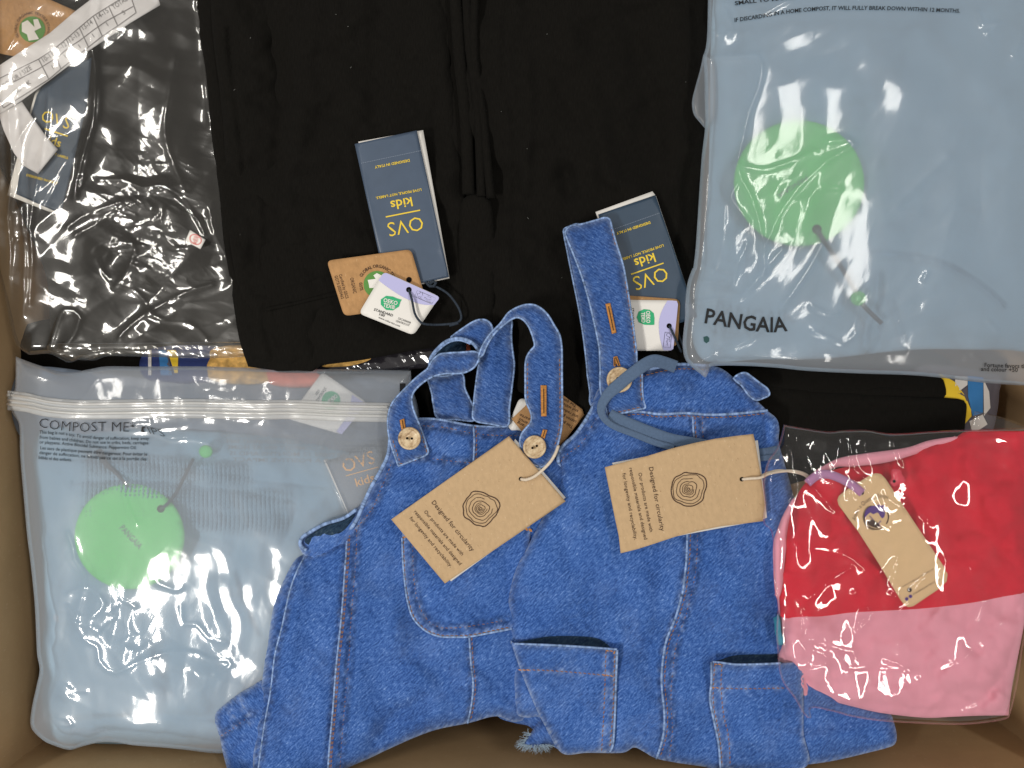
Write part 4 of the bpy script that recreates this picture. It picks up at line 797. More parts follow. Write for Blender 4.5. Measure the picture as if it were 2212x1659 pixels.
fpo = z7([(292, -120, 1), (290, 0), (285, 200), (276, 290), (260, 352), (266, 450), (270, 620), (272, 770), (252, 950), (238, 1150), (215, 1500), (200, 1630)])+z8([(196, 550), (165, 640), (152, 760), (150, 850), (136, 1000), (150, 1100), (200, 1158), (240, 1190), (275, 1216), (292, 1186, 1), (312, 1148), (480, 1143), (700, 1155), (900, 1175), (1200, 1190), (1500, 1200), (1700, 1216), (2000, 1250), (2300, 1268, 1)])+[(2330, -80, 1)]
fP = Sheet(fpo, 0.0325, (0.008, 12), 4.2, folds=foldsP, extra=lambda x, y, d: 0.0022*fbm(x, y, 170, 2, 33)+(0.0004+0.0038*crP(x, y, d))*crumple(x, y, 60, 35, 2, 2.2, 1.9))
fP.build('film', MILKY, bagP, drop=0.006, attrs={'crumple': crP})
bb = Sheet(z7([(262, 330, 1), (240, 430), (215, 520), (195, 600), (193, 650), (205, 700), (240, 745), (275, 785, 1), (330, 700), (330, 400)]), 0.018, (0.003, 8), 6); bb.build('back_film', MILKY, bagP, drop=0.003, attrs={'crumple': 0.1})
text([dict(s='PANGAIA', path=z8([(268, 882), (400, 905), (560, 930), (690, 938), (775, 930)]), h=32, bold=.02)], INK, bagP, fP.z, eps=0.0013)
patch(z8([(262, 968), (285, 962), (298, 975), (297, 995), (280, 1007), (265, 995)]), plain('dark_green_print', (0.02, 0.07, 0.07), 0.6), bagP, fP.z, 'leaf_mark', 0.001)
text([dict(s='IF DISCARDING IN A HOME COMPOST, IT WILL FULLY BREAK DOWN WITHIN 12 MONTHS.', path=z7([(452, 134), (600, 112), (760, 84), (940, 66), (1100, 60), (1400, 62), (1822, 78)]), h=8.6, bold=.022, shear=.1),
      dict(s='SMALL TO MAKE A', path=z7([(455, 32), (560, 18), (720, 2), (840, -12)]), h=8.6, bold=.022),
      dict(s='Fortune favors the brave', at=z8([(1972, 1138)])[0], dir=(1, .03), h=9, w=None, vc=True, align='L', bold=.012), dict(s='and colour +50', at=z8([(1950, 1162)])[0], dir=(1, .03), h=9, w=None, vc=True, align='L', bold=.012)], INK, bagP, fP.z, 'small_lettering', eps=0.0013)
# ================================================================ red and pink garment in clear bag
pk = thing('sweater', 'red and pink garment in a clear bag at the right', 'garment', (1950, 1250), z=0.0)
nz = [(0.014, 150, 41), (0.0065, 55, 42)]
pinkS = Sheet(z16([(440, -60), (470, -10), (500, 0), (1000, 0), (2250, -20), (2250, 160), (2190, 500), (2130, 800), (2103, 1018, 1), (1900, 1020), (1700, 1028), (1500, 1034), (1200, 1000), (1000, 955), (870, 925), (700, 915), (600, 870), (530, 815), (495, 720), (478, 600), (505, 500), (480, 300)]), 0.0360, (0.010, 18), 6, noise=nz,
    folds=[(z16([(550, 620), (600, 680), (560, 760), (530, 800)]), -0.0035, 5), (z16([(560, 620), (640, 700), (640, 820)]), 0.0030, 6), (z16([(640, 700), (700, 840), (760, 960)]), -0.003, 6), (z16([(1880, 960), (2000, 820), (2110, 600)]), -0.003, 14), (z16([(2010, 850), (2080, 900)]), 0.003, 9), (z16([(500, 560), (560, 590), (650, 600)]), 0.002, 6), (z16([(690, 780), (860, 820), (850, 700)]), -.002, 9)])
pinkS.build('pink_panel', PINK, pk, drop=0.035)
redS = Sheet(z15([(330, 1450), (370, 1150), (400, 900), (440, 740), (490, 640), (560, 560), (700, 500), (900, 455), (1150, 425), (1400, 340), (1660, 250), (1780, 190), (2240, 190, 1), (2240, 1440, 1), (2209, 1430), (2100, 1480), (1900, 1528), (1700, 1560), (1400, 1592), (900, 1620), (700, 1646), (600, 1652), (460, 1640), (338, 1618, 1)]), 0.0405, (0.008, 18), 6, noise=nz,
    folds=[(z15([(500, 540), (640, 700), (760, 760), (740, 900), (720, 1000)]), -0.0040, 10), (z15([(800, 500), (850, 600), (880, 760)]), -0.003, 12), (z15([(1480, 520), (1560, 800), (1700, 1000)]), 0.004, 30), (z15([(360, 1290), (620, 1300), (900, 1230)]), 0.002, 5), (z15([(1780, 240), (2000, 300), (2200, 280)]), -0.002, 14), (z15([(480, 600), (460, 900), (420, 1200)]), 0.003, 14), (z15([(1180, 420), (1170, 480), (1200, 520)]), -0.003, 6)])
redS.build('red_panel', RED, pk, drop=0.006)
sl = Sheet(z15([(283, 1250), (283, 1050), (320, 930), (360, 830), (430, 710), (462, 700), (455, 790), (405, 950), (375, 1150), (350, 1400), (320, 1480), (298, 1440)]), 0.0370, (0.004, 8), 6); sl.build('pink_sleeve', PINK, pk, drop=0.02)
cl = Sheet(z15([(520, 575), (560, 530), (680, 450), (800, 395), (1000, 360), (1300, 318), (1480, 262), (1700, 232), (1665, 268), (1400, 360), (1150, 432), (900, 462), (770, 470), (620, 530), (540, 590)]), 0.0410, (0.004, 9), 5); cl.build('collar', PINK, pk, drop=0.006)
stitches([z15([(600, 520), (760, 440), (960, 402), (1250, 358), (1500, 300)])], PINK, pk, cl.z, 4, 3, 1.0, 'collar_stitching')
soft('teal_cloth', 'sliver of teal cloth at the left edge of the red and pink bag', 'garment', z16([(466, 300), (490, 350), (497, 430), (524, 505), (478, 522), (462, 480)]), 0.0350, TEAL, edge=(.002, 6), step=6, drop=0.01)
bd = Sheet(z15([(1195, 485), (1235, 480), (1265, 492), (1275, 525), (1300, 562), (1285, 600), (1245, 602), (1215, 622), (1180, 612), (1168, 585), (1190, 555), (1185, 520)]), 0.0455, (0.003, 6), 3.5)
bo = bd.build('toggle', REDB, None, drop=0.003); prop(bo, 'small red bone-shaped toggle beside the beige tag', 'toggle'); patch(disc(z15([(1212, 576)])[0], 3.5, 16), HOLE, bo, bd.z, 'hole', 0.0005, step=2)
bt = thing('hang_tag', 'long beige tag with purple horse emblem on the red garment', 'tag', z15([(1200, 1000)])[0], z=0.035)
bts = Sheet(z15([(1040, 520), (1075, 513), (1110, 520), (1145, 555), (1300, 790), (1460, 1030), (1600, 1240), (1622, 1290), (1615, 1345), (1560, 1400), (1360, 1535), (1320, 1543), (1290, 1528), (1255, 1480), (1100, 1220), (940, 970), (785, 760), (775, 720), (785, 690), (830, 650)]), 0.0475, (0, 1), 9, curve=False, noise=[(0.001, 120, 4)]); bts.build('card', BEIGE, bt, drop=0.0009)
patch(disc(z15([(963, 665)])[0], 4.6, 20), HOLE, bt, bts.z, 'hole', 0.0005, step=2.5)
hc = z15([(1075, 850)])[0]
strokes([(arc(hc, 26.5, 60, 245, 24), 2.4), (arc(hc, 29, 100, 235, 24), 1.0), (arc(hc, 26, 330, 395, 10), 2.6)], 2, BROWNINK, bt, bts.z, 'emblem_ring')
patch(z15([(985, 825), (1000, 790), (1040, 765), (1080, 762), (1100, 748, 1), (1105, 765), (1135, 755, 1), (1130, 780), (1142, 815), (1135, 850), (1120, 862), (1105, 845), (1085, 815), (1050, 830), (1030, 815), (1000, 840), (985, 860)]), PURPLE, bt, bts.z, 'horse_emblem', 0.0005, step=4)
patch(z15([(1000, 880), (1040, 870), (1075, 888), (1100, 915), (1085, 935), (1040, 925), (1010, 905)]), BROWNINK, bt, bts.z, 'horse_shoulder', 0.0005, step=4)
strokes([(z15([(1020, 840), (1050, 870), (1060, 900)]), 1.6), (z15([(1110, 880), (1090, 900), (1105, 925)]), 2.2)], 1.5, PURPLE, bt, bts.z, 'emblem_lines')
text([dict(s='Atelier a Quattro Zampe', path=z15([(915, 880), (930, 830), (960, 780), (1000, 742), (1050, 715), (1110, 702), (1165, 712)]), h=9, bold=-.01, shear=.25)], BROWNINK, bt, bts.z)
text([dict(s='WWW.ATELIERAQUATTROZAMPE.COM', at=z15([(1395, 1318)])[0], dir=(250, -145), h=3.4, w=78, vc=True), dict(s='ATELIERAQUATTROZAMPE', at=z15([(1460, 1385)])[0], dir=(215, -125), h=3.4, w=68, vc=True)], plain('tan_print', (0.20, 0.12, 0.07), 0.7), bt, bts.z, 'small_lettering')
for q_ in z15([(1330, 1410)]): patch(disc(q_, 5, 18), BROWNINK, bt, bts.z, 'globe_icon', 0.0005, step=3)
for q_ in z15([(1308, 1480), (1337, 1460)]): patch(disc(q_, 4.2, 6), PURPLE, bt, bts.z, 'app_icon', 0.0005, step=3)
rib = z15([(968, 668), (900, 612), (800, 555), (700, 522), (620, 532), (545, 590)])
def band(path, w, step=8):
    l = np.array(smooth(path, step, False)); t = np.gradient(l, axis=0); t /= np.linalg.norm(t, axis=1)[:, None]+1e-9; nn = np.stack([-t[:, 1], t[:, 0]], 1)
    n_ = len(l); ww = np.array([w(i/(n_-1)) if callable(w) else w for i in range(n_)])[:, None]/2
    A = [tuple(q) for q in l+nn*ww]; B = [tuple(q) for q in l-nn*ww]
    return [A[0]+(1,)]+A[1:-1]+[A[-1]+(1,), B[-1]+(1,)]+B[1:-1][::-1]+[B[0]+(1,)]
Sheet(band(rib, 19), 0.0500, (0.002, 5), 5).build('ribbon', MAUVE, bt, drop=0.001)
bagR = thing('plastic_bag', 'crisp clear plastic bag round the red and pink garment at the right', 'bag', (1930, 1250), z=0.035)
crR = amask([(1760, 960, 70, 0.9), (1960, 1070, 60, 0.5), (1800, 1380, 60, 0.5), (1960, 1280, 50, 0.4), (1900, 1250, 60, 0.3), (1850, 950, 110, 1.0), (1730, 960, 60, 0.8)], 0.08)
foldsR = [(z15([(365, 150), (380, 300), (440, 600), (400, 730)]), 0.0024, 5, 1), (z15([(400, 210), (460, 230), (480, 330), (540, 500), (570, 600), (700, 740), (760, 810), (960, 820)]), 0.0020, 4, 1), (z15([(850, 190), (880, 300), (900, 460), (960, 540), (1050, 600)]), 0.0020, 4, 1), (z15([(980, 285), (1200, 245), (1210, 300), (1290, 450)]), 0.0018, 4, 1),
    (z15([(600, 1105), (780, 1130), (880, 1165), (980, 1250), (1080, 1295), (1160, 1260), (1240, 1170), (1200, 1360)]), 0.0020, 4, 1), (z15([(950, 825), (1190, 945), (1200, 910), (1330, 880), (1475, 900), (1420, 830), (1300, 770)]), 0.0020, 4, 1), (z15([(1140, 660), (1170, 720), (1260, 770)]), 0.0016, 4, 1), (z15([(1600, 1185), (1720, 1205), (1820, 1250)]), 0.0020, 4, 1), (z15([(910, 1430), (960, 1500), (1050, 1590)]), 0.0020, 4, 1),
    (z15([(480, 1490), (560, 1475), (640, 1400), (700, 1350), (880, 1240)]), 0.0020, 4, 1), (z15([(320, 1000), (380, 1060), (480, 1095), (420, 1040)]), 0.0018, 4, 1), (z16([(620, 200), (640, 420), (690, 540), (800, 590), (830, 640), (700, 670)]), 0.0018, 4, 1), (z16([(640, 195), (690, 370), (720, 410), (690, 440)]), 0.0018, 4, 1), (z16([(720, 485), (890, 545), (1080, 585), (1260, 630), (1440, 710)]), 0.0018, 4, 1), (z16([(970, 682), (1150, 680), (1400, 705)]), 0.0018, 4, 1),
    (z16([(1480, 745), (1600, 710), (1760, 640), (1850, 560)]), 0.0018, 4, 1), (z16([(1060, 310), (1130, 320), (1035, 415), (1060, 330)]), 0.0018, 4, 1), (z16([(1945, 230), (1925, 300), (1890, 350), (1970, 365)]), 0.0016, 4, 1), (z16([(1905, 495), (1970, 540)]), 0.0016, 4, 1), (z16([(1890, 950), (1770, 995), (1910, 985)]), 0.0016, 4, 1), (z15([(1195, 1430), (1270, 1400), (1240, 1450), (1340, 1420), (1460, 1310), (1400, 1400), (1350, 1440)]), 0.0018, 4, 1),
    (z16([(1350, 265), (1400, 230)]), 0.0016, 4, 1), (z15([(860, 700), (890, 600), (930, 700), (1040, 640), (1040, 580)]), 0.0018, 4, 1), (z16([(470, 0), (460, 300), (470, 600), (500, 800), (620, 1000)]), 0.0020, 5, 1)]
fR = Sheet(z15([(362, 138, 1), (500, 162), (700, 190), (830, 182), (1000, 180), (1200, 207), (1500, 190), (1700, 182), (2260, 165, 1)])+[(2240, 1240)]+z16([(2212, 500), (2165, 800), (2115, 1010), (2090, 1042), (2000, 1062), (1850, 1080), (1700, 1085), (1450, 1075), (1200, 1060), (1000, 1030), (850, 990), (715, 968), (712, 1034), (680, 1036), (640, 990), (590, 900), (515, 800), (480, 700), (468, 560), (460, 430), (470, 240), (452, 150), (441, 0)])+z15([(322, 1450), (285, 1300), (285, 1100), (262, 960), (205, 895), (213, 760), (203, 640), (205, 560), (240, 420), (300, 330), (335, 250)]),
    0.0555, (0.008, 12), 3.6, folds=foldsR, extra=lambda x, y, d: 0.0035*fbm(x, y, 140, 2, 43)+(0.0016+0.0034*crR(x, y, d))*crumple(x, y, 66, 45, 2, 2.0, 0.8))
fR.build('film', CLEARP, bagR, drop=0.002, attrs={'crumple': crR}, inset=5)
Sheet(z15([(1830, 35, 1), (2050, 85), (2260, 160, 1), (2260, 215, 1), (1790, 190, 1)]), 0.030, (0.003, 8), 5, extra=lambda x, y, d: 0.001*crumple(x, y, 40, 4)).build('film_flap', CLEARP, bagR, drop=0.002, attrs={'crumple': 0.3})
# ================================================================ denim
def wearf(seams=(), edge=0.9, ew=5.0, seed=1):
    ss = [smooth(s_, 14, False) for s_ in seams]
    def f(x, y, d):
        r = edge*np.exp(-d/ew)
        for i, s_ in enumerate(ss):
            dd = segdist(x, y, s_); r = r+0.50*np.exp(-(dd/7)**2)*np.clip(0.35+2.4*vnoise(x/9, y/9, i+3), 0, 1)
        return r+0.08*np.clip(fbm(x, y, 60, 3, seed)*2.0-0.1, 0, 1)
    return f
def button(c, r, z, parent, rot=0.0, half=False):
    nr, na = 9, 40; V, F, UV = [], [], []
    prof = [(0, 0.0), (0.3, 0.0), (0.62, 0.00015), (0.74, 0.0004), (0.82, 0.0012), (0.90, 0.0014), (0.97, 0.0010), (1.0, 0.0), (0.97, -0.0012)]
    for k, (rr, h) in enumerate(prof):
        for i in range(na):
            a = 2*math.pi*i/na; x, y = c[0]+r*rr*math.cos(a), c[1]+r*rr*math.sin(a)
            V.append(world(x, y, z+h+0.00025*float(vnoise(x/7, y/7, 4)))); UV.append((x/1000, y/1000))
    for k in range(len(prof)-1):
        for i in range(na): a, b = k*na+i, k*na+(i+1) % na; F.append((a, a+na, b+na, b))
    V.append(world(c[0], c[1], z)); UV.append((c[0]/1000, c[1]/1000))
    for i in range(na): F.append((len(V)-1, i, (i+1) % na))
    o = link('button', V, F, COCO, parent, UV)
    for s_ in (-1, 1):
        hx, hy = c[0]+s_*5.2*math.cos(rot), c[1]+s_*5.2*math.sin(rot)
        patch(disc((hx, hy), 2.6, 14), HOLE, o, lambda x, y: np.full(np.shape(x), z+0.0001), 'thread_hole', 0.0003, step=1.6)
    return o
def buttonhole(quad, z, parent):
    q = np.array(quad, float); sh = Sheet([tuple(p)+(1,) for p in q], z, (0.0010, 3), 2.5, extra=lambda x, y, d: 0.0004*vnoise(x/2.0, y/2.0, 3)); o = sh.build('buttonhole', ORANGE, parent, drop=0.0008)
    a = (q[0]+q[1])/2; b = (q[2]+q[3])/2; strokes([[tuple(a+(b-a)*0.1), tuple(a+(b-a)*0.9)]], 1.8, plain('slit', (0.06, 0.03, 0.015), 0.9), o, sh.z, 'slit', 0.0006)
def welt(path, parent, zf, r=2.4, up=0.0004): return tube('seam_edge', path, r, WELT, parent, lambda x, y: zf(x, y)+up+0.0004*vnoise(x/5, y/5, 2), 7, 4)
def edges(sheet, parent, r=2.2, sel=None, up=-0.0002):
    P = sheet.out
    tube('edge_piping', P[::3], r, WELT, parent, lambda x, y: sheet.z(x, y, np.zeros(np.shape(x)))+up, 6, 4, closed=True)
# ---------------------------------------------------------------- left dungarees
dl = thing('dungarees', 'blue denim dungarees with two curled straps and a chest pocket, left pair', 'dungarees', (900, 1300), 'denim dungarees')
back = Sheet(z11([(232, 1659), (236, 1615), (262, 1580), (320, 1545), (420, 1495), (560, 1450), (660, 1385), (720, 1300), (790, 1340), (700, 1520), (600, 1659), (450, 1800), (300, 1760)]), 0.0075, (0.004, 8), 6, noise=[(0.002, 40, 3)])
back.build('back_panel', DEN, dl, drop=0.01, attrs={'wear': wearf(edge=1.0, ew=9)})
ins = Sheet(z11([(275, 1630), (290, 1595), (420, 1515), (560, 1465), (640, 1430), (560, 1545), (470, 1590), (340, 1655)]), 0.0085, (0.001, 8), 5); ins.build('inside_cloth', DENI, dl, drop=0.002)
tube('edge_piping', z11([(655, 1390), (560, 1455), (420, 1500), (310, 1560), (255, 1600), (245, 1650), (290, 1690)]), 3.8, WELT, dl, 0.0088)
flap = Sheet(z12([(430, 1020), (330, 1070), (230, 1130), (110, 1225), (85, 1262), (84, 1320), (115, 1420), (135, 1520), (170, 1660), (200, 1800), (520, 1800), (520, 1100)]), 0.0095, (0.008, 12), 6, noise=[(0.005, 60, 6)], seams=[z12([(120, 1412), (230, 1340), (360, 1245)])],
    folds=[(z12([(220, 1150), (300, 1250), (340, 1330)]), -0.002, 8), (z12([(260, 1640), (220, 1540), (300, 1460)]), -0.006, 16)])
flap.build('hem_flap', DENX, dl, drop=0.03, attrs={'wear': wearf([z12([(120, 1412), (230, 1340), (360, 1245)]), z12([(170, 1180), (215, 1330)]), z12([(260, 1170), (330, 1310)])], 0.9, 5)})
stitches([z12([(118, 1415), (230, 1342), (362, 1245)])], THREAD, dl, flap.z)
vs1 = z12([(1003, -30), (998, 120), (985, 300), (962, 600), (930, 900), (906, 1200), (880, 1500), (868, 1700)]); vs2 = z12([(1072, -30), (1062, 200), (1030, 600), (1012, 900), (985, 1200), (962, 1500), (950, 1700)])
ls = z12([(715, 150), (660, 250), (605, 400), (550, 650), (500, 850), (470, 1100), (425, 1350), (385, 1640)]); rs = z12([(1855, 725), (1866, 900), (1882, 1050), (1868, 1200), (1843, 1322)])
bt1 = z11([(1130, 787), (1300, 800), (1500, 842), (1700, 858), (1900, 858)]); bt2 = z11([(1060, 1022), (1180, 1022), (1320, 1040), (1480, 1055), (1600, 1060)]); cs = z11([(1500, 780), (1507, 900), (1502, 1040)])
arm = z12([(715, 150), (830, 128), (930, 80), (1020, 15)])+z11([(760, 1400), (815, 1280), (870, 1150), (905, 1060)])
body = Sheet(z11([(900, 740, 1), (1100, 735), (1250, 738), (1490, 782), (1700, 790), (1900, 800), (2120, 1000), (2250, 1300)])+[(1270, 1400), (1250, 1500)]+z12([(2200, 1310), (2040, 1275), (1850, 1322), (1650, 1362), (1500, 1412), (1300, 1500), (1150, 1572), (1000, 1640), (850, 1740, 1), (345, 1740, 1), (345, 1640), (358, 1400), (388, 1200), (428, 900), (450, 780), (470, 620), (500, 480), (560, 330), (640, 185), (705, 145, 1)])+z11([(480, 1610), (590, 1555), (655, 1480), (700, 1380), (760, 1240), (830, 1115), (885, 1000), (898, 870)]),
    0.0150, (0.010, 16), 4.6, noise=[(0.013, 150, 14), (0.0018, 60, 15)], seams=[vs1, vs2, ls, rs, bt1, bt2, cs, arm],
    folds=[(z12([(1450, 850), (1700, 1000), (2000, 1150)]), -0.0035, 20), (z12([(1350, 700), (1500, 1000), (1600, 1250)]), 0.006, 40), (z12([(1900, 1000), (2000, 1150), (2150, 1230)]), 0.006, 18), (z12([(1650, 1100), (1400, 1250), (1200, 1450)]), -0.005, 20), (z12([(560, 1300), (700, 1400), (780, 1600)]), -0.004, 22), (z11([(950, 1100), (1100, 1160), (1250, 1180)]), -0.002, 14), (z12([(1100, 800), (1250, 1100), (1300, 1400)]), -0.0025, 30), (z12([(650, 400), (600, 800), (560, 1200)]), 0.003, 26), (z11([(1180, 1060), (1260, 1100)]), 0.002, 8)])
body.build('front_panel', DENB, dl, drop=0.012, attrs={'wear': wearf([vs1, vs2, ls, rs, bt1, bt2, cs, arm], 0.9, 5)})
tube('edge_piping', z11([(900, 760), (896, 880), (880, 1000), (825, 1115), (755, 1240), (695, 1375), (650, 1475), (590, 1550), (480, 1612), (350, 1670)]), 4.2, WELT, dl, lambda x, y: body.z(x, y, np.full(np.shape(x), 2.0))+0.0002)
tube('edge_piping', z11([(1080, 737), (1250, 741), (1490, 786), (1700, 794), (1880, 803)]), 3.0, WELT, dl, lambda x, y: body.z(x, y, np.full(np.shape(x), 1.0)))
for p_ in (vs1, rs, cs): welt(p_, dl, body.z)
welt(ls, dl, body.z, 2.0)
pko = [(1385, -60, 1), (1388, 60), (1395, 250), (1412, 400), (1425, 480), (1460, 590), (1545, 678), (1650, 720), (1760, 724), (1850, 722), (2000, 695), (2280, 640, 1), (2280, -90, 1)]
pkt = Sheet(z12(pko), 0.0, (0.0020, 5), 4.6, seams=[z12([(1460, 100), (1470, 350), (1500, 500), (1560, 600), (1650, 655), (1800, 655), (2115, 605)])]); _pz = pkt.z
pkt.z = lambda x, y, d=None: _pz(x, y, d)+body.z(x, y)+0.0034
pin = z12([(1455, 20), (1462, 200), (1472, 350), (1500, 490), (1560, 600), (1650, 655), (1800, 655), (1960, 632), (2120, 604)]); pou = z12([(1396, 20), (1404, 250), (1422, 420), (1470, 582), (1552, 668), (1650, 708), (1760, 713), (1860, 708), (2000, 682), (2140, 652)])
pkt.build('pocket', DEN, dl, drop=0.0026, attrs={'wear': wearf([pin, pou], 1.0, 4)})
welt(z12([(1386, 30), (1390, 150), (1396, 250), (1412, 400), (1426, 480), (1462, 588), (1546, 676), (1650, 718), (1760, 722), (1850, 720), (2000, 693), (2150, 664)]), dl, lambda x, y: pkt.z(x, y, np.full(np.shape(x), 3.0)), 2.2, 0.0)
stitches([pin, pou], THREAD, dl, pkt.z)
off = lambda pts, dx, dy=0: [(x+dx, y+dy) for x, y in pts]
stitches([off(vs1, 6), vs2, off(rs, 5), bt1, bt2, off(cs, 5), arm, off(vs1, 3)], THREAD, dl, body.z)
stitches([z11([(1870, 1528), (1935, 1545)]), z11([(1872, 1536), (1935, 1553)]), z12([(1390, 30), (1425, 20)])], ORANGE, dl, lambda x, y: pkt.z(x, y), 8, 1, 1.8, 'bartack')
# straps
def strap(name, pts, base, tilt=(0, 0), mat=None, parent=None, seed=1, pip=True, drop=0.004, arch=0.004, nz_=0.0020, extra=None, par=None):
    sh = Sheet(pts, base, (arch, 8), 4.5, tilt=tilt, noise=[(nz_, 40, seed)], extra=extra)
    o = sh.build(name, mat or DENS, parent, drop=drop, attrs={'wear': wearf([], 1.0, 5, seed)})
    if pip: tube('edge_piping', [p[:2] for p in sh.out[::3]], 2.2, WELT, parent, lambda x, y: sh.z(x, y, np.full(np.shape(x), 1.5))+0.0002, 6, 4, closed=True)
    return sh
strap('strap', z11([(1175, 440), (1300, 425), (1418, 408), (1440, 520), (1497, 640), (1508, 745), (1380, 742), (1245, 732), (1212, 640), (1198, 540)]), 0.004, parent=dl, seed=2)
sc = strap('strap', z11([(1588, 18), (1625, 45), (1640, 90), (1612, 150), (1565, 245), (1500, 195), (1400, 160), (1335, 150), (1430, 75), (1520, 22)]), 0.016, (0.02, 0), parent=dl, seed=3)
Sheet(z11([(1180, 355), (1185, 300), (1230, 230), (1310, 172), (1350, 160), (1430, 160), (1450, 200), (1440, 250), (1360, 265), (1240, 275)]), 0.004, (0.003, 8), 5).build('strap_inside', DENI, dl, drop=0.003)
s1 = strap('strap', z11([(957, 1078, 1), (905, 930), (882, 820), (882, 720), (912, 620), (1000, 520), (1100, 425), (1168, 372), (1190, 330), (1245, 272), (1320, 258), (1400, 254), (1530, 250), (1545, 290), (1505, 362), (1440, 398), (1380, 406), (1290, 408), (1200, 432), (1115, 488), (1058, 560), (1060, 650), (1105, 770), (1145, 880), (1178, 992, 1)]), 0.0245, (0.0, -0.01), parent=dl, seed=4)
tube('edge_piping', z11([(1185, 350), (1188, 300), (1235, 232), (1310, 170), (1400, 152), (1490, 182), (1540, 250), (1540, 290)]), 3.6, WELT, dl, [0.020, 0.016, 0.014, 0.016, 0.018, 0.019, 0.02, 0.024])
tube('edge_piping', z11([(1195, 345), (1200, 300), (1245, 240), (1320, 182), (1400, 165), (1480, 192)]), 2.2, WELT, dl, [0.020, 0.016, 0.014, 0.016, 0.018, 0.019])
s2b = strap('strap', z11([(1545, 305), (1560, 220), (1625, 130), (1700, 45), (1782, 5, 1), (1776, 150), (1790, 280), (1798, 350), (1782, 500), (1762, 650), (1750, 785), (1640, 775), (1505, 742), (1502, 640), (1512, 540), (1530, 400)]), 0.012, parent=dl, seed=5)
arch = z11([(1540, 290), (1562, 215), (1622, 120), (1700, 40)])+z6([(0, 1180), (70, 1135), (160, 1105), (250, 1115), (340, 1185), (405, 1290), (450, 1370), (468, 1480), (470, 1600)])+z11([(2143, 420), (2145, 640), (2140, 800), (2100, 960), (2040, 1060), (1960, 1085), (1880, 1020), (1838, 900), (1860, 830), (1915, 765), (1920, 700), (1882, 600), (1878, 480), (1880, 320), (1905, 255), (1945, 205), (1935, 150), (1900, 62), (1850, 8), (1800, 2), (1740, 40), (1660, 110), (1600, 200), (1570, 270)])
s2 = strap('strap', arch, 0.0290, (0.0, 0.0), parent=dl, seed=6, extra=lambda x, y, d: 0.006*np.exp(-((y-760)/120)**2))
zat = lambda sh, p: float(sh.z(np.array([p[0]]), np.array([p[1]]))[0])
buttonhole(z11([(1988, 492), (2032, 492), (2032, 718), (1992, 718)]), zat(s2, z11([(2010, 500)])[0])+0.0022, dl)
buttonhole(z11([(965, 745), (998, 733), (1012, 810), (978, 815)]), zat(s1, z11([(988, 775)])[0])+0.0018, dl); buttonhole(z11([(2005, 812), (2038, 816), (2018, 880), (1988, 866)]), zat(s2, z11([(2018, 840)])[0])+0.0018, dl)
b1 = button(z11([(1036, 878)])[0], 24.8, 0.0285, dl, 0.05)
b2 = button(z11([(1945, 940)])[0], 25.2, 0.0320, dl, -0.45)
stitches([z11([(965, 1062), (1070, 1040), (1165, 990)]), z11([(915, 890), (945, 980), (968, 1050)]), z11([(1075, 700), (1120, 830), (1162, 980)])], THREAD, dl, s1.z)
stitches([z11([(2125, 300), (2128, 500), (2126, 780), (2090, 930)]), z11([(1895, 330), (1893, 500), (1897, 590)])], THREAD, dl, s2.z)
# tag between strap and right dungarees
wt = thing('hang_tag', 'white rounded tag peeking out beside the left dungarees strap', 'tag', z11([(1850, 680)])[0], z=0.004)
Sheet(rrect(z11([(1835, 580), (1960, 620), (1880, 880), (1745, 800)]), 12), 0.0060, (0, 1), 12, curve=False).build('card', WHITE, wt, drop=0.0008)
kt = thing('hang_tag', 'brown card with small printed lines behind the left dungarees strap', 'tag', (1200, 905), z=0.006)
kts = Sheet(rrect([(1140, 838), (1202, 834), (1270, 890), (1200, 985)], 8)[:0] or [(1105, 905), (1150, 862), (1200, 846), (1214, 852), (1258, 884), (1262, 896), (1210, 965), (1195, 985), (1150, 960)], 0.0085, (0, 1), 12, curve=False); kts.build('card', KRAFT2, kt, drop=0.0008)
text([dict(s=s_, at=(1222-i*0+dx_, 868+i*11), dir=(-.87, -.45), h=6.5, w=w_, vc=True) for i, (s_, w_, dx_) in enumerate((('The quality', 42, 4), ('and without', 46, 6), ('and reducing', 50, 4), ('cotton grown', 50, 0), ('This garment', 48, -6)))]+[dict(s=s_, at=z11([p_])[0], dir=(-.87, -.45), h=6.5, w=w_, vc=True) for s_, p_, w_ in (('parto', (1870, 725), 24), ('ento', (1860, 755), 20), ('ang', (1840, 775), 16))], BROWNINK, kt, kts.z)
# ---------------------------------------------------------------- right dungarees
dr_ = thing('dungarees', 'blue denim dungarees with one tall strap and two open hip pockets, right pair', 'dungarees', (1500, 1300), 'denim dungarees')
low = Sheet(z14([(60, 1180), (100, 1310), (200, 1352), (300, 1372), (360, 1400), (520, 1300), (560, 1100), (200, 1050)]), 0.004, (0.006, 12), 7, noise=[(.003, 40, 3)]); low.build('back_panel', DENX, dr_, drop=0.02, attrs={'wear': 0.05})
cuff = Sheet(z14([(400, 1320), (355, 1370), (325, 1420), (285, 1470), (262, 1500), (300, 1522), (380, 1520), (460, 1510), (560, 1560), (620, 1540), (560, 1350)]), 0.008, (0.008, 10), 5, noise=[(.002, 30, 5)]); cuff.build('rolled_cuff', DENX, dr_, drop=0.01, attrs={'wear': wearf(edge=.5)})
V, F = [], []; rg = random.Random(11)
cr_ = smooth(z14([(315, 1425), (290, 1462), (268, 1495), (300, 1512), (360, 1512), (420, 1508), (450, 1505)]), 1.5, False)
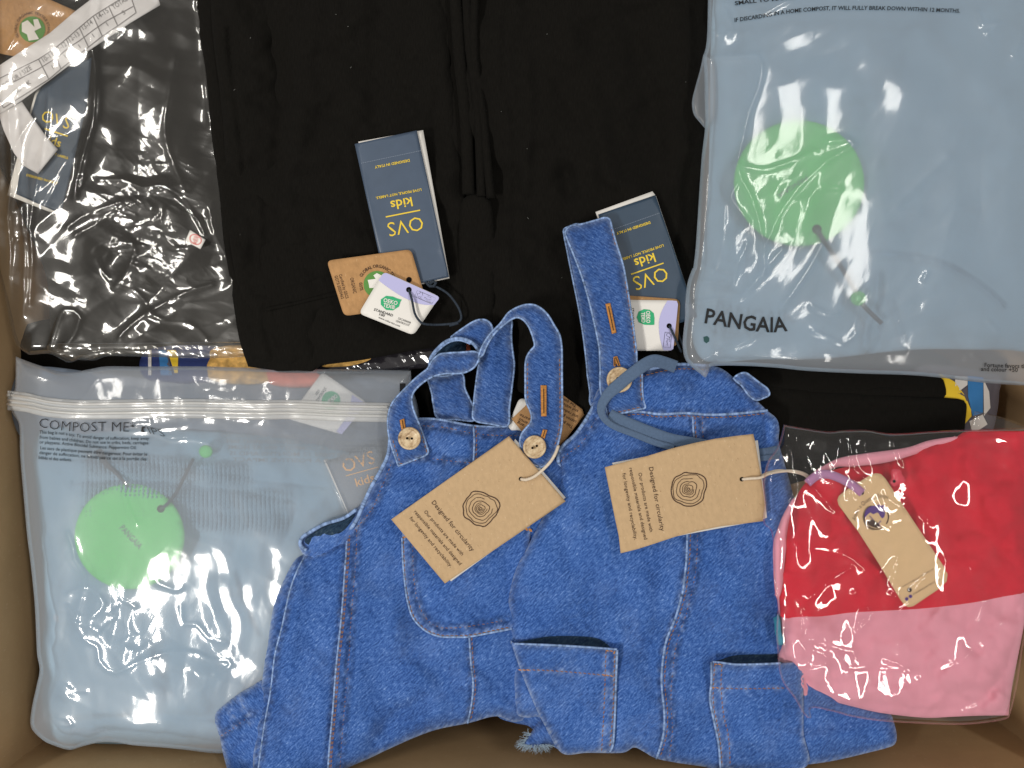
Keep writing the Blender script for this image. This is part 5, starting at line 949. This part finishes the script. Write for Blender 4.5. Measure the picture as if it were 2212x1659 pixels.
for i in range(170):
    p_ = cr_[rg.randrange(len(cr_))]; t_ = rg.uniform(0, 1); cx_, cy_ = z14([(370, 1440)])[0]
    a_ = math.atan2(p_[1]-cy_, p_[0]-cx_)+rg.gauss(0, .35); L0 = rg.uniform(8, 24); z0 = rg.uniform(.0, .006); k = len(V); x_, y_ = p_[0]-4*math.cos(a_), p_[1]-4*math.sin(a_)
    bend = rg.gauss(0, .25)
    for j in range(4):
        w_ = 0.65*(1-j/4.5); nx_, ny_ = -math.sin(a_)*w_, math.cos(a_)*w_
        V.append(world(x_+nx_, y_+ny_, z0)); V.append(world(x_-nx_, y_-ny_, z0)); x_ += math.cos(a_)*L0/3; y_ += math.sin(a_)*L0/3; a_ += bend+rg.gauss(0, .12); z0 += rg.uniform(-.001, .0012)
    for j in range(3): F.append((k+2*j, k+2*j+2, k+2*j+3, k+2*j+1))
link('frayed_hem', V, F, plain('frayed_thread', (0.22, 0.29, 0.36), 0.9), dr_, kind='stuff')
ms = z14([(1372, 60), (1366, 250), (1350, 400), (1340, 480), (1292, 650), (1232, 800), (1206, 950), (1200, 1100), (1218, 1300), (1208, 1450), (1165, 1592)]); ms2 = z14([(1442, 60), (1435, 250), (1418, 400), (1372, 600), (1312, 780), (1280, 950), (1262, 1200), (1272, 1400), (1250, 1600)])
ws = z13([(600, 775), (700, 760), (840, 745), (1000, 765), (1200, 757), (1400, 770), (1600, 762), (1850, 737)]); v1 = z13([(1262, 785), (1266, 880), (1275, 990)]); v2 = z13([(1338, 785), (1340, 880), (1345, 990)])
te = z13([(860, 440), (960, 410), (1080, 388), (1200, 377), (1400, 388)]); ae = z13([(520, 760), (440, 900), (380, 1000), (300, 1060), (230, 1120), (215, 1180)])
rb = Sheet(z13([(460, 690), (520, 560), (640, 450), (830, 405), (960, 400), (1200, 370), (1400, 382), (1500, 410), (1600, 490), (1720, 610), (1850, 735), (1925, 800), (1948, 880), (1945, 1000)])+[(1706, 1040), (1745, 1200), (1780, 1450)]+z16([(1200, 960), (1270, 1010), (1296, 1080), (1312, 1150), (1308, 1205), (1280, 1235), (1150, 1272), (800, 1350), (400, 1388), (0, 1400)])+z14([(1500, 1652), (1300, 1622), (1160, 1592), (1080, 1548), (1015, 1520), (940, 1555), (700, 1556), (540, 1562), (450, 1440), (385, 1320), (300, 1320), (228, 1290), (215, 1100), (205, 950), (188, 830), (178, 700), (172, 560), (195, 420), (235, 300), (290, 200), (340, 100)])+z13([(85, 1560), (125, 1450), (160, 1340), (200, 1250), (208, 1190), (192, 1120), (202, 1060), (250, 1000), (335, 925), (405, 830), (440, 760)]),
    0.0255, (0.011, 18), 4.8, noise=[(0.013, 160, 24), (0.0018, 60, 25)], seams=[ms, ms2, ws, v1, v2, te, ae],
    folds=[(z14([(1440, 800), (1600, 500), (1750, 200)]), -0.003, 30), (z13([(400, 1100), (500, 1300), (540, 1500)]), -0.005, 34), (z13([(520, 880), (700, 980), (1000, 1040), (1400, 1020)]), -0.008, 42), (z13([(330, 1180), (420, 1120), (520, 1050)]), -0.004, 30), (z14([(600, 1200), (760, 1350), (820, 1500)]), .003, 26), (z16([(100, 900), (500, 1010), (900, 1080)]), -.004, 26), (z16([(200, 1180), (600, 1200), (1000, 1150)]), .003, 20), (z14([(900, 500), (1050, 800), (1150, 1150)]), -0.003, 34), (z13([(900, 650), (1100, 560), (1300, 640)]), 0.002, 20), (z14([(950, 1100), (1020, 1500)]), -0.003, 22), (z13([(1840, 780), (1850, 1000)]), -.004, 7), (z14([(250, 830), (430, 780), (640, 780), (850, 850)]), -0.004, 12), (z14([(1560, 930), (1760, 900), (1980, 920)]), -.004, 10)])
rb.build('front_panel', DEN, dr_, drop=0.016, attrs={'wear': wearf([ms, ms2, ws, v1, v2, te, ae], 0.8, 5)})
welt(ms, dr_, rb.z, 2.6); welt(ws, dr_, rb.z, 3.0); welt(v1, dr_, rb.z, 2.0)
tube('edge_piping', z13([(860, 425), (960, 402), (1080, 380), (1200, 371), (1400, 383)]), 3.4, WELT, dr_, lambda x, y: rb.z(x, y, np.full(np.shape(x), 2.0)))
tube('edge_piping', z13([(480, 700), (440, 770), (400, 835), (330, 930), (248, 1002), (204, 1060), (195, 1120), (208, 1185)]), 4.0, WELT, dr_, lambda x, y: rb.z(x, y, np.full(np.shape(x), 2.0)))
stitches([off(ms, 7), ms2, off(ws, 0, 6), off(v1, 5), v2, off(te, 0, 8), ae], THREAD, dr_, rb.z)
def pocket(o_, mouth, lift, ex=None):
    sh = Sheet(o_, 0.0, (0.0020, 5), 4.8, noise=[(0.0012, 60, 9)]); f = sh.z; ms_ = smooth(mouth, 12, False)
    sh.z = lambda x, y, d=None: f(x, y, d)+rb.z(x, y)+0.0036+lift*np.exp(-(segdist(x, y, ms_)/60)**2)
    return sh
p1m = z14([(215, 826), (350, 828), (500, 834), (700, 846), (880, 860)])
Sheet(z14([(195, 832), (255, 812), (430, 780), (600, 775), (750, 785), (820, 815), (860, 862), (700, 900), (400, 900), (220, 880)]), 0, (0, 1), 6)
lin = Sheet(z14([(198, 830), (255, 812), (430, 778), (600, 774), (750, 785), (820, 818), (850, 862), (700, 900), (400, 900), (220, 880)]), 0, (0, 1), 5); lin.z = lambda x, y, d=None: rb.z(x, y)+0.0008
lin.build('pocket_lining', DENI, dr_, drop=0.0005, attrs={'wear': 0.0})
p1 = pocket(z14([(188, 800, 1), (215, 822), (350, 828), (500, 834), (700, 846), (902, 860, 1), (892, 1100), (886, 1300), (872, 1500), (850, 1552, 1), (700, 1555), (540, 1560), (470, 1450), (390, 1325), (300, 1120), (225, 920)]), p1m, 0.006)
p1s = [z14([(240, 1000), (400, 1002), (600, 1015), (880, 1042)]), z14([(828, 870), (820, 1100), (812, 1300), (798, 1548)]), z14([(886, 872), (880, 1100), (872, 1300), (852, 1540)])]
p1.build('pocket', DEN, dr_, drop=0.004, attrs={'wear': wearf(p1s, 1.0, 4.5)})
stitches(p1s, THREAD, dr_, p1.z); stitches([z14([(826, 872), (888, 876)]), z14([(884, 872), (880, 905)]), z14([(240, 1000), (330, 1001)]), z14([(800, 1032), (885, 1043)])], ORANGE, dr_, p1.z, 7, 1.5, 1.5, 'bartack')
welt(z14([(903, 866), (893, 1100), (887, 1300), (874, 1500), (852, 1550)]), dr_, lambda x, y: p1.z(x, y, np.full(np.shape(x), 3.)), 2.4, 0); welt(z14([(215, 824), (350, 829), (500, 835), (700, 847), (900, 862)]), dr_, lambda x, y: p1.z(x, y, np.full(np.shape(x), 3.)), 2.2, 0)
lin = Sheet(z14([(1548, 948), (1600, 930), (1690, 903), (1850, 897), (2050, 905), (2050, 1000), (1560, 1000)]), 0, (0, 1), 5); lin.z = lambda x, y, d=None: rb.z(x, y)+0.0008
lin.build('pocket_lining', DENI, dr_, drop=0.0005, attrs={'wear': 0.0})
p2 = pocket(z14([(1532, 944, 1), (1600, 950), (1700, 962), (1850, 960), (2150, 945, 1), (2150, 1400), (2150, 1659), (1595, 1675, 1), (1580, 1500), (1550, 1350), (1522, 1200), (1532, 1080)]), z14([(1560, 950), (1760, 962), (2100, 950)]), 0.006)
p2s = [z14([(1535, 1118), (1700, 1125), (1850, 1125), (2050, 1120)]), z14([(1555, 960), (1545, 1200), (1570, 1350), (1595, 1500), (1605, 1650)]), z14([(1604, 962), (1598, 1120), (1615, 1300), (1648, 1450), (1660, 1650)])]
p2.build('pocket', DEN, dr_, drop=0.004, attrs={'wear': wearf(p2s, 1.0, 4.5)})
stitches(p2s, THREAD, dr_, p2.z); stitches([z14([(1552, 962), (1606, 964)]), z14([(1535, 1118), (1605, 1121)])], ORANGE, dr_, p2.z, 7, 1.5, 1.5, 'bartack')
welt(z14([(1533, 950), (1533, 1080), (1524, 1200), (1552, 1350), (1582, 1500), (1594, 1659)]), dr_, lambda x, y: p2.z(x, y, np.full(np.shape(x), 3.)), 2.4, 0); welt(z14([(1540, 946), (1600, 951), (1700, 963), (1850, 961), (2000, 955)]), dr_, lambda x, y: p2.z(x, y, np.full(np.shape(x), 3.)), 2.2, 0)
strap('belt_loop', z13([(1585, 482), (1630, 448), (1680, 438), (1775, 505), (1875, 585), (1868, 612), (1765, 655), (1700, 610), (1650, 540)]), 0.0215, parent=dr_, seed=8, pip=True, drop=0.006)
# tall strap: back layer then front layer
sb_ = strap('strap', z6([(488, 448), (560, 420), (640, 410), (700, 600), (800, 1000), (840, 1500), (840, 1700)])+z13([(560, 640), (520, 692), (452, 692), (450, 600), (425, 420)])+z6([(690, 1659), (660, 1400), (620, 1150), (570, 900), (520, 650)]), 0.0150, parent=dr_, seed=9)
fs = strap('strap', z6([(500, 470), (530, 425), (640, 405), (760, 372), (870, 348), (905, 430), (940, 560), (1000, 750), (1030, 900), (1062, 1100), (1092, 1300), (1118, 1500), (1124, 1600)])+z13([(828, 370), (858, 440), (865, 600), (886, 715, 1), (740, 750), (592, 778, 1), (560, 680), (530, 560), (530, 400)])+z6([(800, 1600), (798, 1500), (760, 1300), (700, 1050), (640, 850), (560, 640), (515, 530)]), 0.0330, parent=dr_, seed=10,
    extra=lambda x, y, d: -0.0050*np.exp(-((y-470)/30)**2))
fsz = lambda p: float(fs.z(np.array([p[0]]), np.array([p[1]]))[0])
qb = z6([(848, 1098), (892, 1090), (945, 1350), (905, 1360)]); buttonhole(qb, fsz(qb[0])+.0022, dr_)
qb = z13([(634, 312), (664, 305), (692, 384), (668, 386)]); buttonhole(qb, fsz(qb[0])+.0025, dr_); qb = z13([(634, 312), (654, 312), (652, 388), (636, 386)]); buttonhole(qb, fsz(qb[0])+.0026, dr_)
stitches([z13([(600, 760), (740, 735), (860, 705)]), z13([(848, 450), (852, 600), (865, 690)]), z6([(1020, 900), (1055, 1120), (1085, 1330), (1110, 1560)]), z6([(900, 440), (940, 600)])], THREAD, dr_, fs.z)
bc = z13([(682, 493)])[0]; button(bc, 28, fsz(bc)+0.0035, dr_, 0.6)
# ---------------------------------------------------------------- blue drawstring ribbon
rbn = thing('drawstring', 'flat blue cloth drawstring looped over the coconut button', 'drawstring', z13([(900, 600)])[0], z=0.03)
def ribbon(path, w, zs_, name='ribbon'):
    cp = np.array([p[:2] for p in path], float); cl_ = np.concatenate([[0], np.cumsum(np.linalg.norm(np.diff(cp, axis=0), axis=1))])
    l = np.array(smooth(path, 5, False)); ll = np.concatenate([[0], np.cumsum(np.linalg.norm(np.diff(l, axis=0), axis=1))]); zz = np.interp(ll/ll[-1], cl_/cl_[-1], zs_)
    ker = np.ones(9)/9; zz = np.convolve(np.pad(zz, 4, 'edge'), ker, 'valid')
    t = np.gradient(l, axis=0); t /= np.linalg.norm(t, axis=1)[:, None]+1e-9; nn = np.stack([-t[:, 1], t[:, 0]], 1)
    n_ = len(l); cols = [(-1, -.0012), (-.98, -.0001), (-.6, .0001), (-.1, .0003), (.15, -.0003), (.6, .0002), (.98, -.0001), (1, -.0012)]
    V, F, UV = [], [], []
    for i in range(n_):
        ww = w(i/(n_-1))/2 if callable(w) else w/2
        for c_, h_ in cols:
            q = l[i]+nn[i]*ww*c_; V.append(world(q[0], q[1], zz[i]+h_+.0006*float(vnoise(i/6., c_*2, 3)))); UV.append((q[0]/1000, q[1]/1000))
    m_ = len(cols)
    for i in range(n_-1):
        for j in range(m_-1): a = i*m_+j; F.append((a, a+1, a+m_+1, a+m_))
    return link(name, V, F, RIBB, rbn, UV)
ribbon(z13([(1130, 392), (1040, 360), (960, 342), (900, 362), (850, 395), (760, 462), (680, 530), (600, 600), (555, 665), (535, 725), (560, 800), (640, 862), (800, 925), (950, 985), (1110, 1035)]), lambda t: 27 if t < .38 else 27-13*min(1, (t-.38)/.2), [.0262, .033, .037, .040, .041, .0405, .0400, .039, .038, .037, .0355, .034, .032, .031, .0325])
ribbon(z13([(600, 770), (680, 810), (800, 862), (950, 920), (1100, 970), (1270, 1000), (1450, 1030)]), lambda t: 27, [.0325, .032, .031, .0300, .030, .030, .028])
ribbon(z13([(1700, 1110), (1780, 1085), (1850, 1075), (1915, 1062), (1950, 1056)]), lambda t: 24, [.029, .030, .031, .029, .015])
ribbon(z13([(1700, 1140), (1790, 1120), (1860, 1110), (1915, 1100), (1945, 1096)]), lambda t: 12, [.030, .031, .0322, .030, .015])
# ---------------------------------------------------------------- kraft tags on the dungarees
def logring(c, r, rot, seed, parent, zf):
    P_ = []
    for i, (k, w_) in enumerate(((1.0, 2.2), (0.86, 1.3), (0.66, 1.2), (0.46, 1.4), (0.33, 1.1), (0.24, 1.2), (0.15, 1.2), (0.07, 1.4))):
        pl = []
        for j in range(49):
            a = 2*math.pi*j/48; wob = 1+0.05*math.cos(4*a+rot)+0.04*math.cos(3*a+rot)+0.03*math.sin(2*a+1.3*seed)+0.13*float(vnoise(3*math.cos(a)+5*i, 3*math.sin(a), seed))
            pl.append((c[0]+r*k*wob*math.cos(a), c[1]+r*k*wob*math.sin(a)))
        if i in (2, 4, 6): pl = pl[:42-i]
        P_.append((pl, w_))
    strokes(P_, 1.2, BROWNINK, parent, zf, 'log_ring_emblem')
k1 = thing('hang_tag', 'kraft tag with log ring drawing tilted on the left dungarees bib', 'tag', (1030, 1100), 'kraft tags on the dungarees', z=0.025)
wz = Sheet([(1113, 948), (1222, 1075), (974, 1256), (960, 1235)], 0.0262, (0, 1), 14, curve=False); wz.build('backing_card', WHITE, k1, drop=0.0006)
q1 = Sheet([(1099.5, 942), (1222, 1083), (961, 1260.5), (845, 1122)], 0.0285, (0, 1), 10, curve=False, tilt=(0.004, 0), noise=[(0.0012, 160, 3)]); q1.build('card', KRAFT, k1, drop=0.0009)
logring(z11([(1553, 1388)])[0], 37, 0.6, 1, k1, q1.z)
dT = (90, 106)
text([dict(s='Designed for circularity', at=(979, 1136), dir=(88, 107), h=9.6, w=137, vc=True), dict(s='Our products are made with', at=(959, 1151), dir=(82, 95), h=7.6, w=125, vc=True),
      dict(s='responsible materials and designed', at=(946, 1161.5), dir=(99, 115), h=7.6, w=152, vc=True), dict(s='for longevity and recyclability.', at=(931, 1170.5), dir=(88, 106), h=7.6, w=138, vc=True)], BROWNINK, k1, q1.z)
hp = z11([(1845, 1172)])[0]; patch(disc(hp, 4.5, 18), HOLE, k1, q1.z, 'hole', 0.0006, step=2.5)
tube('cord', [hp]+z11([(1880, 1178), (1950, 1150), (2040, 1070), (2090, 1000), (2118, 930)]), 3.2, CORDW, k1, [.0300, .0325, .0335, .036, .0375, .034])
k2 = thing('hang_tag', 'kraft tag with log ring drawing nearly level on the right dungarees', 'tag', (1480, 1065), 'kraft tags on the dungarees', z=0.036)
wz = Sheet([(1322, 1000), (1400, 985), (1637, 951), (1657, 1118), (1640, 1125), (1400, 1170)], 0.0365, (0, 1), 14, curve=False); wz.build('backing_card', WHITE, k2, drop=0.0006)
kq = z13([(565, 1186), (700, 1150), (900, 1097), (1100, 1036), (1280, 992), (1440, 960), (1600, 938), (1742, 922), (1760, 1000), (1800, 1240), (1832, 1480), (1818, 1602)])+z14([(1880, 3), (1750, 20), (1600, 38), (1450, 68), (1300, 105), (1150, 155), (1040, 190), (925, 219), (912, 100), (890, 0)])
q2 = Sheet(kq, 0.0395, (0, 1), 9, curve=False, tilt=(0.006, 0), noise=[(0.001, 160, 3)], extra=lambda x, y, d: 0.0035*np.cos((x-1480)/110)); q2.build('card', KRAFT, k2, drop=0.0009)
logring(z13([(1228, 1360)])[0], 38, 2.4, 2, k2, q2.z)
text([dict(s='Designed for circularity', at=(1419, 1078), dir=(26, 140), h=9.6, w=140, vc=True), dict(s='Our products are made with', at=(1395, 1085), dir=(25, 128), h=7.6, w=130, vc=True),
      dict(s='responsible materials and designed', at=(1379, 1088), dir=(33, 156), h=7.6, w=158, vc=True), dict(s='for longevity and recyclability.', at=(1361, 1094), dir=(26, 143), h=7.6, w=146, vc=True)], BROWNINK, k2, q2.z)
hp = z13([(1652, 1281)])[0]; patch(disc(hp, 4.8, 18), HOLE, k2, q2.z, 'hole', 0.0006, step=2.5)
tube('cord', [hp]+z13([(1720, 1275), (1800, 1268), (1860, 1240), (1940, 1222), (2050, 1215), (2150, 1240), (2220, 1300)]), 2.9, CORDW, k2, [.0415, .0440, .0435, .042, .038, .035, .030, .022])
tube('cord', z13([(1790, 1262), (1860, 1230), (1940, 1212), (2050, 1222), (2150, 1250), (2220, 1320)]), 2.6, CORDW, k2, [.038, .038, .037, .035, .030, .022])
bpy.data.objects.remove(_fo)
